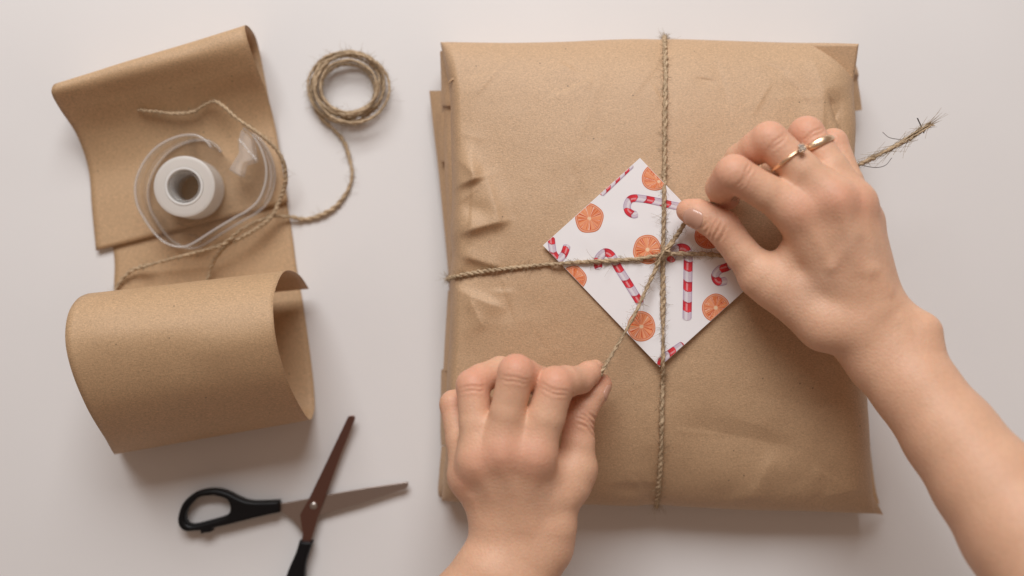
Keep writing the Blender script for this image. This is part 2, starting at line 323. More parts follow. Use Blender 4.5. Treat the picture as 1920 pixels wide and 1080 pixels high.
def parcel():
    root = empty('parcel', (W(1225, 520, 0)), 'large soft parcel wrapped in brown kraft paper, tied crosswise with twine', 'parcel')
    v = np.dstack([X, Y, Z]).reshape(-1, 3).tolist(); f = grid_faces(NV, NU)
    ring = [(0, j) for j in range(NU)]+[(i, NU-1) for i in range(1, NV)]+[(NV-1, j) for j in range(NU-2, -1, -1)]+[(i, 0) for i in range(NV-2, 0, -1)]
    base = np.array([XY[i, j] for i, j in ring]); cen = XY.reshape(-1, 2).mean(0); n = len(ring)
    prev = [i*NU+j for i, j in ring]
    zr = np.array([Z[i, j] for i, j in ring])
    tt = np.arange(n)
    for zz, off in ((2.6, .06), (1.9, .02), (1.2, -.12), (.55, -.4), (.06, -.9)):
        d = base-cen; d /= np.linalg.norm(d, axis=1)[:, None]
        p = base+d*(off+0.06*vnoise(tt/14., np.full(n, zz*3), 1))[:, None]
        s = len(v); v += np.c_[p, zz*zr/ZE*0.98].tolist() if zz > .3 else np.c_[p, np.full(n, zz)].tolist()
        cur = [s+k for k in range(n)]
        f += [(prev[k], prev[(k+1) % n], cur[(k+1) % n], cur[k]) for k in range(n)]; prev = cur
    f.append(tuple(reversed(prev)))
    o = obj('wrapping_paper', v, f, M_KRAFT, root); fix_normals(o)
    def sheet(name, rows, th=0.05, label=None):   # rows: list of rows of (px, py, z)
        c = [catmull([W(p[0], p[1], max(.35, p[2]-1.05*sm(640, 950, p[1]))) for p in r], 14) for r in rows]
        c = np.array(c); m = np.array([catmull(c[:, j], max(3, 5*len(rows))) for j in range(c.shape[1])]).transpose(1, 0, 2)
        m[..., 2] += 0.03*vnoise(m[..., 0]*2, m[..., 1]*2)
        a, b = m.shape[:2]
        lo = m.copy(); lo[..., 2] -= th
        vv = np.concatenate([m.reshape(-1, 3), lo.reshape(-1, 3)]); k = a*b
        ff = grid_faces(a, b)+[tuple(reversed(q)) for q in grid_faces(a, b, k)]
        rg = [(0, j) for j in range(b)]+[(i, b-1) for i in range(1, a)]+[(a-1, j) for j in range(b-2, -1, -1)]+[(i, 0) for i in range(a-2, 0, -1)]
        idx = [i*b+j for i, j in rg]
        ff += [(idx[q], k+idx[q], k+idx[(q+1) % len(idx)], idx[(q+1) % len(idx)]) for q in range(len(idx))]
        o = obj(name, vv, ff, M_KRAFT, root); fix_normals(o)
        es = o.modifiers.new('edges', 'EDGE_SPLIT'); es.split_angle = math.radians(50)
        if label: o['label'] = label
        return o
    # folded end layers on the left: rows run down the picture, columns go inwards
    sheet('end_flap', [[(805,170,.9),(820,170,1.3),(850,170,1.7)], [(812,235,.9),(826,235,1.3),(856,235,1.7)], [(822,320,.9),(834,320,1.3),(862,320,1.7)], [(832,420,.9),(843,420,1.3),(866,420,1.7)], [(840,505,.9),(848,505,1.3),(868,505,1.7)], [(843,560,.8),(850,560,1.2),(868,560,1.6)]], label='outermost folded layer of the left parcel end')
    sheet('end_flap', [[(818,212,1.6),(832,212,2.1),(858,212,2.4)], [(825,290,1.6),(838,290,2.1),(862,290,2.4)], [(827,303,1.6),(840,303,2.1),(862,303,2.4)]], label='short inner layer of the left parcel end')
    sheet('end_flap', [[(825,96,2.3),(836,94,2.8),(856,92,3.1)], [(827,150,2.0),(838,150,2.7),(860,150,3.0)], [(828,196,2.1),(839,196,2.8),(860,196,3.1)], [(830,203,1.9),(840,203,2.5),(860,203,2.9)], [(833,300,2.2),(842,300,2.8),(862,300,3.1)], [(838,400,2.2),(847,400,2.8),(866,400,3.1)], [(841,500,2.0),(849,500,2.6),(868,500,2.9)], [(842,540,1.6),(850,540,2.2),(868,540,2.6)]], label='upper folded layer of the left parcel end')
    sheet('end_flap', [[(840,545,1.6),(848,545,2.2),(866,545,2.6)], [(834,640,1.6),(844,640,2.3),(866,640,2.7)], [(831,693,1.6),(842,693,2.2),(866,693,2.6)], [(827,700,1.3),(838,700,1.9),(864,700,2.3)], [(826,800,1.2),(836,800,1.9),(862,800,2.2)], [(827,835,1.3),(838,835,2.0),(862,835,2.4)]], label='lower folded layer of the left parcel end')
    sheet('corner_fold', [[(828,836,1.6),(840,838,2.3),(862,842,2.8)], [(824,880,1.7),(838,880,2.6),(866,885,3.2)], [(822,928,1.5),(838,908,3.0),(870,915,3.4)], [(838,934,1.2),(850,925,2.6),(880,930,3.2)], [(853,942,1.0),(868,938,2.2),(892,938,2.9)]], label='crumpled fold at the lower left parcel corner')
    sheet('end_flap', [[(1585,116,2.0),(1600,118,1.9),(1606,124,1.6)], [(1585,140,2.2),(1603,138,2.0),(1610,140,1.7)], [(1583,150,1.8),(1603,150,1.6),(1609,152,1.3)], [(1580,180,1.8),(1604,180,1.6),(1613,180,1.3)], [(1578,209,1.8),(1602,208,1.6),(1616,206,1.3)]], label='small folded flap at the upper right edge')
    sheet('end_flap', [[(1600,640,2.2),(1612,640,1.9),(1619,640,1.2)], [(1603,760,2.2),(1616,760,1.9),(1625,760,1.2)], [(1606,850,2.1),(1622,850,1.7),(1633,850,1.1)], [(1610,918,2.0),(1628,912,1.6),(1641,912,1.0)], [(1612,945,1.7),(1634,942,1.3),(1649,945,1.0)]], label='folded layer along the lower right edge')
    sheet('corner_fold', [[(1606,926,4.2),(1622,916,4.1),(1629,913,3.7)], [(1604,946,3.8),(1630,938,3.6),(1641,936,2.9)], [(1600,961,3.0),(1632,962,2.7),(1656,965,1.7)]], label='pointed folded lower right corner')
    sheet('tear', [[(840,154,4.55),(846,147,4.7),(853,147,4.8)], [(842,158,4.55),(847,151,4.72),(854,149,4.82)]], .1)
parcel()

# ------------------------------------------------------------------ gift card
CT, CL, CB = (1200,296), (1018,460), (1237,688)
CR = (CT[0]+CB[0]-CL[0], CT[1]+CB[1]-CL[1])
def card():
    zc = [pzp(*p) for p in (CT, CL, CB, (1340, 510), (1150,470), (1230,480), (1110,560), (1250,600), (1280,520))]
    A = np.array([[*W(px, py, z)[:2], 1] for (px, py), z in zip((CT, CL, CB, (1340,510), (1150,470), (1230,480), (1110,560), (1250,600), (1280,520)), zc)])
    co = np.linalg.lstsq(A, np.array(zc), rcond=None)[0]
    def lift(px, py):
        z = 5.6
        for _ in range(4): p = W(px, py, z); z = co[0]*p[0]+co[1]*p[1]+co[2]
        return p
    hi = 0
    n = 40; bil = lambda a, b: (np.array(CT)*(1-a)*(1-b)+np.array(CL)*a*(1-b)+np.array(CR)*(1-a)*b+np.array(CB)*a*b)
    for a in np.linspace(0, 1, 18):
        for b in np.linspace(0, 1, 18):
            p = lift(*bil(a, b)); hi = max(hi, pz(p[0], p[1])-p[2])
    co[2] += min(hi, .28)*0.8+0.03
    def surf(px, py, dz=0.0):
        p = lift(px, py); q = pz(p[0], p[1])+0.03
        z = p[2]+max(0, q-p[2]); return W(px, py, z+dz)
    g = np.array([[surf(*bil(a, b), .05) for b in np.linspace(0, 1, n)] for a in np.linspace(0, 1, n)])
    for _ in range(6):
        g[1:-1, 1:-1, 2] = np.maximum(g[1:-1, 1:-1, 2], (g[:-2, 1:-1, 2]+g[2:, 1:-1, 2]+g[1:-1, :-2, 2]+g[1:-1, 2:, 2])/4)
    def top_at(px, py):      # card surface, bilinear in the card's own frame
        e1 = np.array(CL)-np.array(CT); e2 = np.array(CR)-np.array(CT); d = np.array((px, py))-np.array(CT)
        a, b = np.linalg.solve(np.array([e1, e2]).T, d); a = np.clip(a, 0, 1)*(n-1); b = np.clip(b, 0, 1)*(n-1)
        i, j = min(int(a), n-2), min(int(b), n-2); fa, fb = a-i, b-j
        return W(px, py, (g[i,j,2]*(1-fa)+g[i+1,j,2]*fa)*(1-fb)+(g[i,j+1,2]*(1-fa)+g[i+1,j+1,2]*fa)*fb)
    root = empty('gift_card', surf(1230, 480), 'square white card printed with orange slices and candy canes, under the twine on the parcel', 'card')
    lo = g.copy(); lo[..., 2] -= 0.045
    v = np.concatenate([g.reshape(-1, 3), lo.reshape(-1, 3)]); k = n*n
    f = grid_faces(n, n)+[tuple(reversed(q)) for q in grid_faces(n, n, k)]
    rg = [(0, j) for j in range(n)]+[(i, n-1) for i in range(1, n)]+[(n-1, j) for j in range(n-2, -1, -1)]+[(i, 0) for i in range(n-2, 0, -1)]
    idx = [i*n+j for i, j in rg]; f += [(idx[q], k+idx[q], k+idx[(q+1) % len(idx)], idx[(q+1) % len(idx)]) for q in range(len(idx))]
    o = obj('card_sheet', v, f, M_CARD, root); fix_normals(o)
    es = o.modifiers.new('edges', 'EDGE_SPLIT'); es.split_angle = math.radians(50)
    quad = [np.array(q, float) for q in (CT, CL, CB, CR)]; cc = sum(quad)/4
    def decal(name, pts, faces, colfun, label, dz):
        bm = bmesh.new()
        vs = [bm.verts.new((x, -y, 0)) for x, y in pts]
        for q in faces:
            try: bm.faces.new([vs[i] for i in q])
            except ValueError: pass
        for a, b in zip(quad, quad[1:]+quad[:1]):
            d = b-a; nn = np.array([d[1], -d[0]]); nn /= np.linalg.norm(nn)
            if nn@(cc-a) < 0: nn = -nn
            a2 = a+nn*0.6
            bmesh.ops.bisect_plane(bm, geom=bm.verts[:]+bm.edges[:]+bm.faces[:], plane_co=(a2[0], -a2[1], 0), plane_no=(nn[0], -nn[1], 0), clear_inner=True)
        if not bm.faces: bm.free(); return
        bm.verts.index_update()
        px = [(w_.co.x, -w_.co.y) for w_ in bm.verts]; fs = [[w_.index for w_ in q.verts] for q in bm.faces]; bm.free()
        o = obj(name, [top_at(x, y)+np.array([0, 0, dz]) for x, y in px], fs, M_PRINT, root); fix_normals(o)
        if o.data.polygons[0].normal.z < 0: o.data.flip_normals()
        at = o.data.attributes.new('Col', 'FLOAT_COLOR', 'POINT')
        at.data.foreach_set('color', np.array([(*colfun(x, y), 1) for x, y in px]).ravel())
        o['label'] = label
    def orange(cx, cy, r, seed, tilt=1.0, dark=0.0, ctr=(0, 0)):
        rr = np.random.default_rng(seed); nr, na = 26, 120
        ph = rr.uniform(0, 6.28); wob = [rr.uniform(.0, .03) for _ in range(3)]
        rad = lambda a: r*(1+wob[0]*math.sin(2*a+ph)+wob[1]*math.sin(3*a)+wob[2]*math.sin(5*a+ph))
        pts = [(cx, cy)]; fs = []
        for i in range(1, nr+1):
            for j in range(na):
                a = 2*math.pi*j/na; pts.append((cx+rad(a)*i/nr*math.cos(a), cy+rad(a)*i/nr*math.sin(a)*tilt))
        fs += [(0, 1+j, 1+(j+1) % na) for j in range(na)]
        for i in range(nr-1):
            for j in range(na): fs.append((1+i*na+j, 1+(i+1)*na+j, 1+(i+1)*na+(j+1) % na, 1+i*na+(j+1) % na))
        ns = rr.integers(9, 11); streak = rr.random(240); streak2 = rr.random(80)
        def colr(x, y):
            a = math.atan2((y-cy)/tilt, x-cx); q = math.hypot(x-cx, (y-cy)/tilt)/rad(a)
            ex, ey = (x-cx)/r-ctr[0], (y-cy)/r-ctr[1]; a2 = math.atan2(ey, ex); q2 = math.hypot(ex, ey)
            if q > .95: c = np.array((.72, .19, .06))
            elif q > .865: c = np.array((.86, .44, .30))
            elif q > .83: c = np.array((.66, .14, .04))
            else:
                t = (a2/(2*math.pi) % 1)*240; i = int(t) % 240; s = streak[i]*(1-t % 1)+streak[(i+1) % 240]*(t % 1)
                c = np.array((.84, .25, .07))*(1-.75*s)+np.array((.95, .56, .38))*.75*s
                w2 = abs((a2*ns/(2*math.pi)+ph) % 1-.5)
                if w2 < .05 and q2 > .12: c = np.array((.92, .62, .46))
                elif w2 < .13 and streak2[int((q*7+i*.3)) % 80] > .35: c = c*np.array((.88, .40, .32))
                if streak2[int(i*.9) % 80] > .80 and .18 < q < .8: c = np.array((.62, .10, .03))
                if q2 < .12: c = np.array((.93, .68, .45))
            return c*(1-dark)+np.array((.55, .06, .02))*dark
        decal('orange_print', pts, fs, colr, 'printed orange slice', .012)
    orange(1105, 409.5, 26.5, 1, 1.03, .08); orange(1228, 333, 24.5, 2, 1.02, .05, (.3, .3)); orange(1214, 468, 27, 3, 1.02, 0)
    orange(1328, 441, 26, 4, 1, .35, (.1, .1)); orange(1202.5, 612, 27, 5, 1.03, .05); orange(1342, 577, 26, 6, 1, .02); orange(1074, 523, 25, 8, 1, .1)
    def cane(path, wd, first, seed, per=23, pale0=0):
        p, s = resample([(x, y, 0) for x, y in path], 1.1); rr = np.random.default_rng(seed)
        tg = np.gradient(p, axis=0); tg /= np.linalg.norm(tg, axis=1)[:, None]+1e-9; nm = np.stack([-tg[:, 1], tg[:, 0]], 1)
        m = 15; cs = np.linspace(-1, 1, m); L = s[-1]
        endr = np.minimum(np.minimum(s, L-s)/(wd*.35), 1); prof = np.sqrt(np.clip(1-(1-endr)**2, .02, 1))
        pts = [p[i, :2]+nm[i]*c*wd/2*prof[i] for i in range(len(p)) for c in cs]
        look = {}
        def colr(x, y):
            i = int(np.argmin((p[:, 0]-x)**2+(p[:, 1]-y)**2)); c = ((x-p[i, 0])*nm[i, 0]+(y-p[i, 1])*nm[i, 1])/(wd/2)
            ph = (s[i]+3.2*c*c+2.0*c+first) % (2*per)
            nz = rr.normal(0, .03)
            if ph < per*.98:
                k = ph/per; col = np.array((.68, .04, .05))*(.8+.5*k)+nz*.5
                if -.2 < c-.12 < .28 and .15 < k < .85: col = np.array((.78, .30, .33))
                if abs(c) > .82: col = np.array((.50, .03, .08))
                if k < .09 or k > .93: col = np.array((.42, .02, .05))
            else:
                col = np.array((.66, .565, .645))+nz
                if -.15 < c-.1 < .35: col = np.array((.78, .73, .77))
                if abs(c) > .8: col = np.array((.50, .40, .53))
            return np.clip(col, .01, 1)
        decal('candy_cane_print', pts, grid_faces(len(p), m), colr, 'printed red and white candy cane', .016)
    cane([(1196,400),(1188,402),(1178,396),(1176,384),(1183,373),(1200,372),(1233,378),(1262,385),(1292,390)], 14, 21, 1, 16)
    cane([(1124,505),(1121,496),(1122.5,484),(1134,473.5),(1146,479),(1159,502),(1175,527),(1190.6,552),(1203,572)], 15.5, 30, 2, 17)
    cane([(1257,492),(1259,482),(1266,470),(1276,465),(1286,468),(1290,480),(1290,500),(1289,552),(1288,601)], 17, 6, 3, 19)
    cane([(1385,484),(1364,500),(1349,505.6),(1341,517),(1347,528),(1364,526)], 15.5, 8, 4, 17)
    cane([(1033,444),(1035,462),(1038,476),(1047,485),(1057,477),(1064,458)], 14, 30, 5, 15)
    cane([(1126,365),(1156,336.5),(1186,308)], 11, 10, 6, 12)
    cane([(1238,687),(1242,675),(1253,665),(1282,645)], 15, 0, 7, 15)
    return top_at
card_at = card()
def on_card(px, py):
    e1 = np.array(CL)-np.array(CT); e2 = np.array(CR)-np.array(CT)
    a, b = np.linalg.solve(np.array([e1, e2]).T, np.array((px, py))-np.array(CT)); return -.02 < a < 1.02 and -.02 < b < 1.02

# ------------------------------------------------------------------ twine
def twist(name, pts, R, parent, plies=2, pitch=0.80, seed=0, taper_end=0.0, step=0.07, mat_=None):
    p, s = resample(pts, step); rr = np.random.default_rng(seed)
    tg = np.gradient(p, axis=0); tg /= np.linalg.norm(tg, axis=1)[:, None]+1e-9
    nrm = np.zeros_like(p); a = np.cross(tg[0], (0, 0, 1.0)); nrm[0] = a/(np.linalg.norm(a)+1e-9)
    for i in range(1, len(p)):
        a = nrm[i-1]-tg[i]*(nrm[i-1]@tg[i]); nrm[i] = a/(np.linalg.norm(a)+1e-9)
    bn = np.cross(tg, nrm)
    v, f = [], []; m = 7
    thick = 1+0.16*np.interp(s, np.linspace(0, s[-1], max(4, int(s[-1]/.8))), rr.normal(0, 1, max(4, int(s[-1]/.8))))
    ph0 = np.cumsum(np.r_[0, np.diff(s)]*2*np.pi/pitch*(1+.25*np.interp(s, np.linspace(0, s[-1], 9), rr.normal(0, 1, 9))))
    for k in range(plies):
        th = ph0+2*np.pi*k/plies; rad = R*(.36+.10*np.interp(s, np.linspace(0, s[-1], 40), rr.normal(0, 1, 40)))*thick; tube = R*(.71 if plies < 4 else .40)*thick*(1+.08*rr.normal(0, 1, len(p)))
        if taper_end: fr = np.clip((s-(s[-1]-taper_end))/taper_end, 0, 1); rad = rad*(1+(1.7*((k*37) % 9)/4-.5)*fr+.25*fr*np.sin(s*2.1+k*1.7)); th = th+.5*fr*np.sin(k*2.3+s); tube = tube*(1-.55*fr); th = th*(1-.0*fr)
        c = p+nrm*(rad*np.cos(th))[:, None]+bn*(rad*np.sin(th))[:, None]; off = len(v)
        for i in range(len(p)):
            for j in range(m):
                an = 2*np.pi*j/m; v.append(c[i]+tube[i]*(nrm[i]*math.cos(an)+bn[i]*math.sin(an)))
        f += grid_faces(len(p), m, off, True)
        f.append(tuple(off+j for j in range(m))[::-1]); f.append(tuple(off+(len(p)-1)*m+j for j in range(m)))
    o = obj(name, v, f, mat_ or M_JUTE, parent); return o, p, tg, nrm, bn
def fibres(name, paths, parent, per_cm, R, seed, length=(.2, .6), th=.009, curl=.28, spread=1.0):
    rr = np.random.default_rng(seed); v, f = [], []
    for p, tg, nrm, bn in paths:
        L = np.sum(np.linalg.norm(np.diff(p, axis=0), axis=1))
        for _ in range(int(L*per_cm)):
            i = rr.integers(0, len(p)); an = rr.uniform(0, 2*np.pi); out = nrm[i]*math.cos(an)+bn[i]*math.sin(an)
            sg = rr.choice((-1, 1)); l = rr.gamma(2.0, .5)*(length[1]-length[0])*.5+length[0]
            cur = rr.normal(0, .5, 3); d0 = tg[i]*sg*rr.uniform(.5, 1.6)+out*rr.uniform(.25, 1.0)*spread; d0 /= np.linalg.norm(d0)
            q = p[i]+out*R*.6; line = [q]
            for k in range(6):
                d0 = d0+cur*curl; d0[2] -= .03; d0 /= np.linalg.norm(d0); line.append(line[-1]+d0*l/6)
            line = np.array(line); off = len(v); e = np.array((0, 0, 1.0))
            for k, pt in enumerate(line):
                t = line[min(k+1, 6)]-line[max(k-1, 0)]; a = np.cross(t, e); a /= np.linalg.norm(a)+1e-9; b = np.cross(a, t); b /= np.linalg.norm(b)+1e-9
                w_ = th*(1-.5*k/6)
                for j in range(3):
                    an = 2*np.pi*j/3; v.append(pt+w_*(a*math.cos(an)+b*math.sin(an)))
            f += grid_faces(7, 3, off, True)
    o = obj(name, v, f, M_FIBRE, parent); o['kind'] = 'stuff'; return o
R1 = 0.115
def lay(pts, R, extra=0.0):
    out = []
    for q in pts:
        x, y = q[:2]; z = card_at(x, y)[2] if on_card(x, y) else pzp(x, y)
        out.append(W(x, y, max(z, pzp(x, y))+R*.9+extra+(q[2] if len(q) > 2 else 0)))
    return out
def strand(a, n): # densify a pixel polyline
    d = catmull([(x, y, 0) for x, y in a], n); return [(x, y) for x, y, _ in d]
def parcel_twine():
    root = empty('twine', W(1243, 478, 5.9), 'jute twine tied crosswise round the parcel over the card', 'twine')
    paths = []
    def add(name, pts, R=R1, seed=0, **k):
        o, *fr = twist(name, pts, R, root, seed=seed, **k); paths.append(fr); return o
    vt = lay(strand(VERT, 34), R1)
    vt = [W(1246, 72, .3), W(1246, 70.5, 1.6), W(1246, 69.5, 3.0)]+[p for p in vt[1:-1]]+[W(1231,948,2.0), W(1231,948,1.2), W(1231,945,.3)]
    add('strand', vt, .125, 1)
    hz = lay(strand(HORI, 36), R1, .02)
    hz = [W(846, 523, .4), W(841, 523, 1.8), W(839.5, 523, 3.0)]+hz[1:-1]+[W(1611, 495, 3.2), W(1612, 495, 1.8), W(1608, 495, .3)]
    hz = [p+np.array([0, 0, .22*math.exp(-((p[0]-W(1243,478,5.9)[0])/.8)**2)]) for p in hz]
    add('strand', hz, .11, 2)
    zk = card_at(1243, 478)[2]
    # end held by the lower hand: from the cross to the pinch
    add('strand', [W(1262,452,zk+.30), W(1249,466,zk+.55), W(1239,482,zk+.62), W(1226,512,zk+.50), W(1208,550,zk+.60), W(1190,590,zk+.85), W(1165,635,zk+1.2), W(1143,672,zk+1.55), W(1131,692,zk+1.75), W(1115,712,zk+1.7), W(1095,735,zk+1.3)], .098, 3)
    # end held by the upper hand, passing through it and out on the right
    add('strand', [W(1228,496,zk+.30), W(1240,484,zk+.42), W(1256,462,zk+.48), W(1270,440,zk+.5), W(1292,408,zk+.9), W(1312,392,zk+1.35), W(1335,382,zk+2.0), W(1362,372,zk+2.5), W(1400,362,zk+2.6), W(1470,350,zk+2.0), W(1540,332,zk+1.5), W(1600,313,zk+1.25), W(1640,295,zk+1.1)], .10, 4)
    add('frayed_end', [W(1622,303,zk+1.16), W(1650,289,zk+1.06), W(1680,273,zk+.9), W(1705,258,zk+.75), W(1726,244,zk+.6), W(1746,231,zk+.45)], .12, 5, taper_end=3.6, plies=9, pitch=14)
    # the half knot
    c = W(1243, 478, zk+.36); kn = []
    for t in np.linspace(0, 1, 26):
        a = -2.3+t*5.6; kn.append(c+np.array([.26*math.cos(a)+.10*math.sin(a), .17*math.sin(a)+.08*math.cos(a), .30*math.sin(a*1.0+.6)+.02]))
    add('knot', kn, .10, 6)
    fibres('loose_fibres', paths[:4], root, 34, .10, 11)
    fibres('loose_fibres', paths[4:5], root, 34, R1, 12, (.5, 1.2), .012, .07, .35)
    # two long stray hairs by the frayed end
    v, f = [], []
    for q in ([(1612,309,6.4),(1640,314,6.3),(1660,310,6.2),(1672,296,6.0)], [(1690,262,5.8),(1668,258,6),(1655,248,6.2)], [(1732,249,5.8),(1726,235,6.2),(1720,222,6.5)]):
        p, s = resample([W(*a) for a in q], .08); off = len(v); th = .016 if q[0][0] < 1720 else .035
        for i, pt in enumerate(p):
            for j in range(4):
                an = math.pi/2*j; v.append(pt+th*np.array([math.cos(an), math.sin(an), .6*math.sin(an*2+1)]))
        f += grid_faces(len(p), 4, off, True)
    obj('stray_fibre', v, f, M_DARKF, root)
parcel_twine()

def coil():
    root = empty('twine', W(650, 162, 0), 'small coil of jute twine with a long loose tail, left of the parcel', 'twine')
    rr = np.random.default_rng(3); paths = []
    pts = []; turns = 7.0; m = int(turns*16)
    for k in range(m+1):
        t = k/16; a = 2.25-t*2*math.pi; lay_ = t % turns
        r = 60+10*math.sin(t*2.1+.4)+5*math.sin(t*5.3)+rr.normal(0, .5); z = .22+.95*(.5+.5*math.sin(t*1.37+1))+.05*rr.normal()
        if k > m-14: r -= 12*(k-m+14)/14*.8; z = max(z, .35)
        cx, cy = 652+4*math.sin(t*1.7), 163+3*math.cos(t*2.3)
        pts.append(W(cx+r*1.03*math.cos(a), cy-r*.95*math.sin(a), z))
    o, *fr = twist('coil', pts[::1], .086, root, seed=21, step=.09); paths.append(fr)
    tail = [pts[2], pts[1], pts[0]]
    tl = [W(596,120,.5), W(584,160,.45), W(588,195,.35), W(604,222,.25), W(628,245,.2), W(646,268,.18), W(656,300,.18), W(660,330,.18), W(650,360,.18), W(628,388,.18), W(598,405,.18), W(570,411,.2), W(545,407,.4), W(515,405,.8), W(490,412,1.1), W(462,424,1.5), W(440,440,1.6), W(418,458,1.6), W(380,470,1.55), W(330,483,1.2), W(290,494,.9), W(250,506,.55), W(228,525,.35), W(216,548,.3), W(222,590,.3), W(270,625,.3), W(330,610,.3), W(375,560,.35), W(392,515,.5), W(404,484,.9), W(424,461,1.3), W(452,445,1.4), W(484,427,1.2), W(510,405,1.1), W(522,380,1.0), W(532,355,1.2), W(536,335,1.5), W(532,305,1.9), W(518,280,2.2), W(495,258,2.6), W(470,240,2.8), W(445,222,2.6), W(420,200,2.2), W(402,190,1.9), W(385,196,1.7), W(360,210,1.6), W(325,213,1.7), W(290,209,1.8), W(257,206,1.9)]
    o, *fr = twist('tail', tl, .102, root, seed=22, step=.09, taper_end=1.0); paths.append(fr)
    fibres('loose_fibres', paths, root, 16, .09, 23)
coil()

# ------------------------------------------------------------------ kraft paper strip
def paper():
    st = [((180,470),(540,379),.34),((172,390),(527,300),.40),((166,320),(514,228),.55),((145,255),(500,175),1.35),((113,205),(481,125),2.6),((97,176),(466,82),3.5),((100,160),(459,54),3.5),((110,155),(461,47),2.9),((125,157),(470,54),1.9),((140,175),(480,72),.8),((160,230),(490,112),.16),((188,340),(512,230),.08),((213,470),(545,420),.08),((214,540),(556,500),.08),((214,640),(570,580),.08),((213,760),(585,690),.14),((213,820),(590,752),.5),((214,843),(588,776),1.2),((215,851),(580,787),2.7),((198,825),(563,763),5.0),((165,770),(538,712),7.0),((135,700),(520,650),8.1),((122,640),(513,602),8.3),((127,590),(513,562),7.7),((145,561),(521,528),6.6),((168,550),(532,510),5.3),((184,553),(545,507),4.4),((196,562),(561,515),2.7),((202,570),(572,529),1.7),((205,577),(579,541),.9)]
    l = catmull([W(*a, z) for a, b, z in st], 260); r = catmull([W(*b, z) for a, b, z in st], 260); m = 30
    l[:, 2] = np.maximum(l[:, 2], .06); r[:, 2] = np.maximum(r[:, 2], .06)
    g = np.array([[l[i]*(1-t)+r[i]*t for t in np.linspace(0, 1, m)] for i in range(260)])
    ii = np.arange(260)[:, None]/9.; jj = np.arange(m)[None]/5.
    g[..., 2] += np.clip(g[..., 2]-.3, 0, .6)*.22*vnoise(ii+0*jj, jj+0*ii)
    o = obj('kraft_paper_sheet', g.reshape(-1, 3), grid_faces(260, m), M_KRAFT2)
    o.modifiers.new('thickness', 'SOLIDIFY').thickness = .00025
    tag(o, 'long strip of brown kraft paper, top end folded over and bottom end rolled up', 'wrapping paper')
paper()

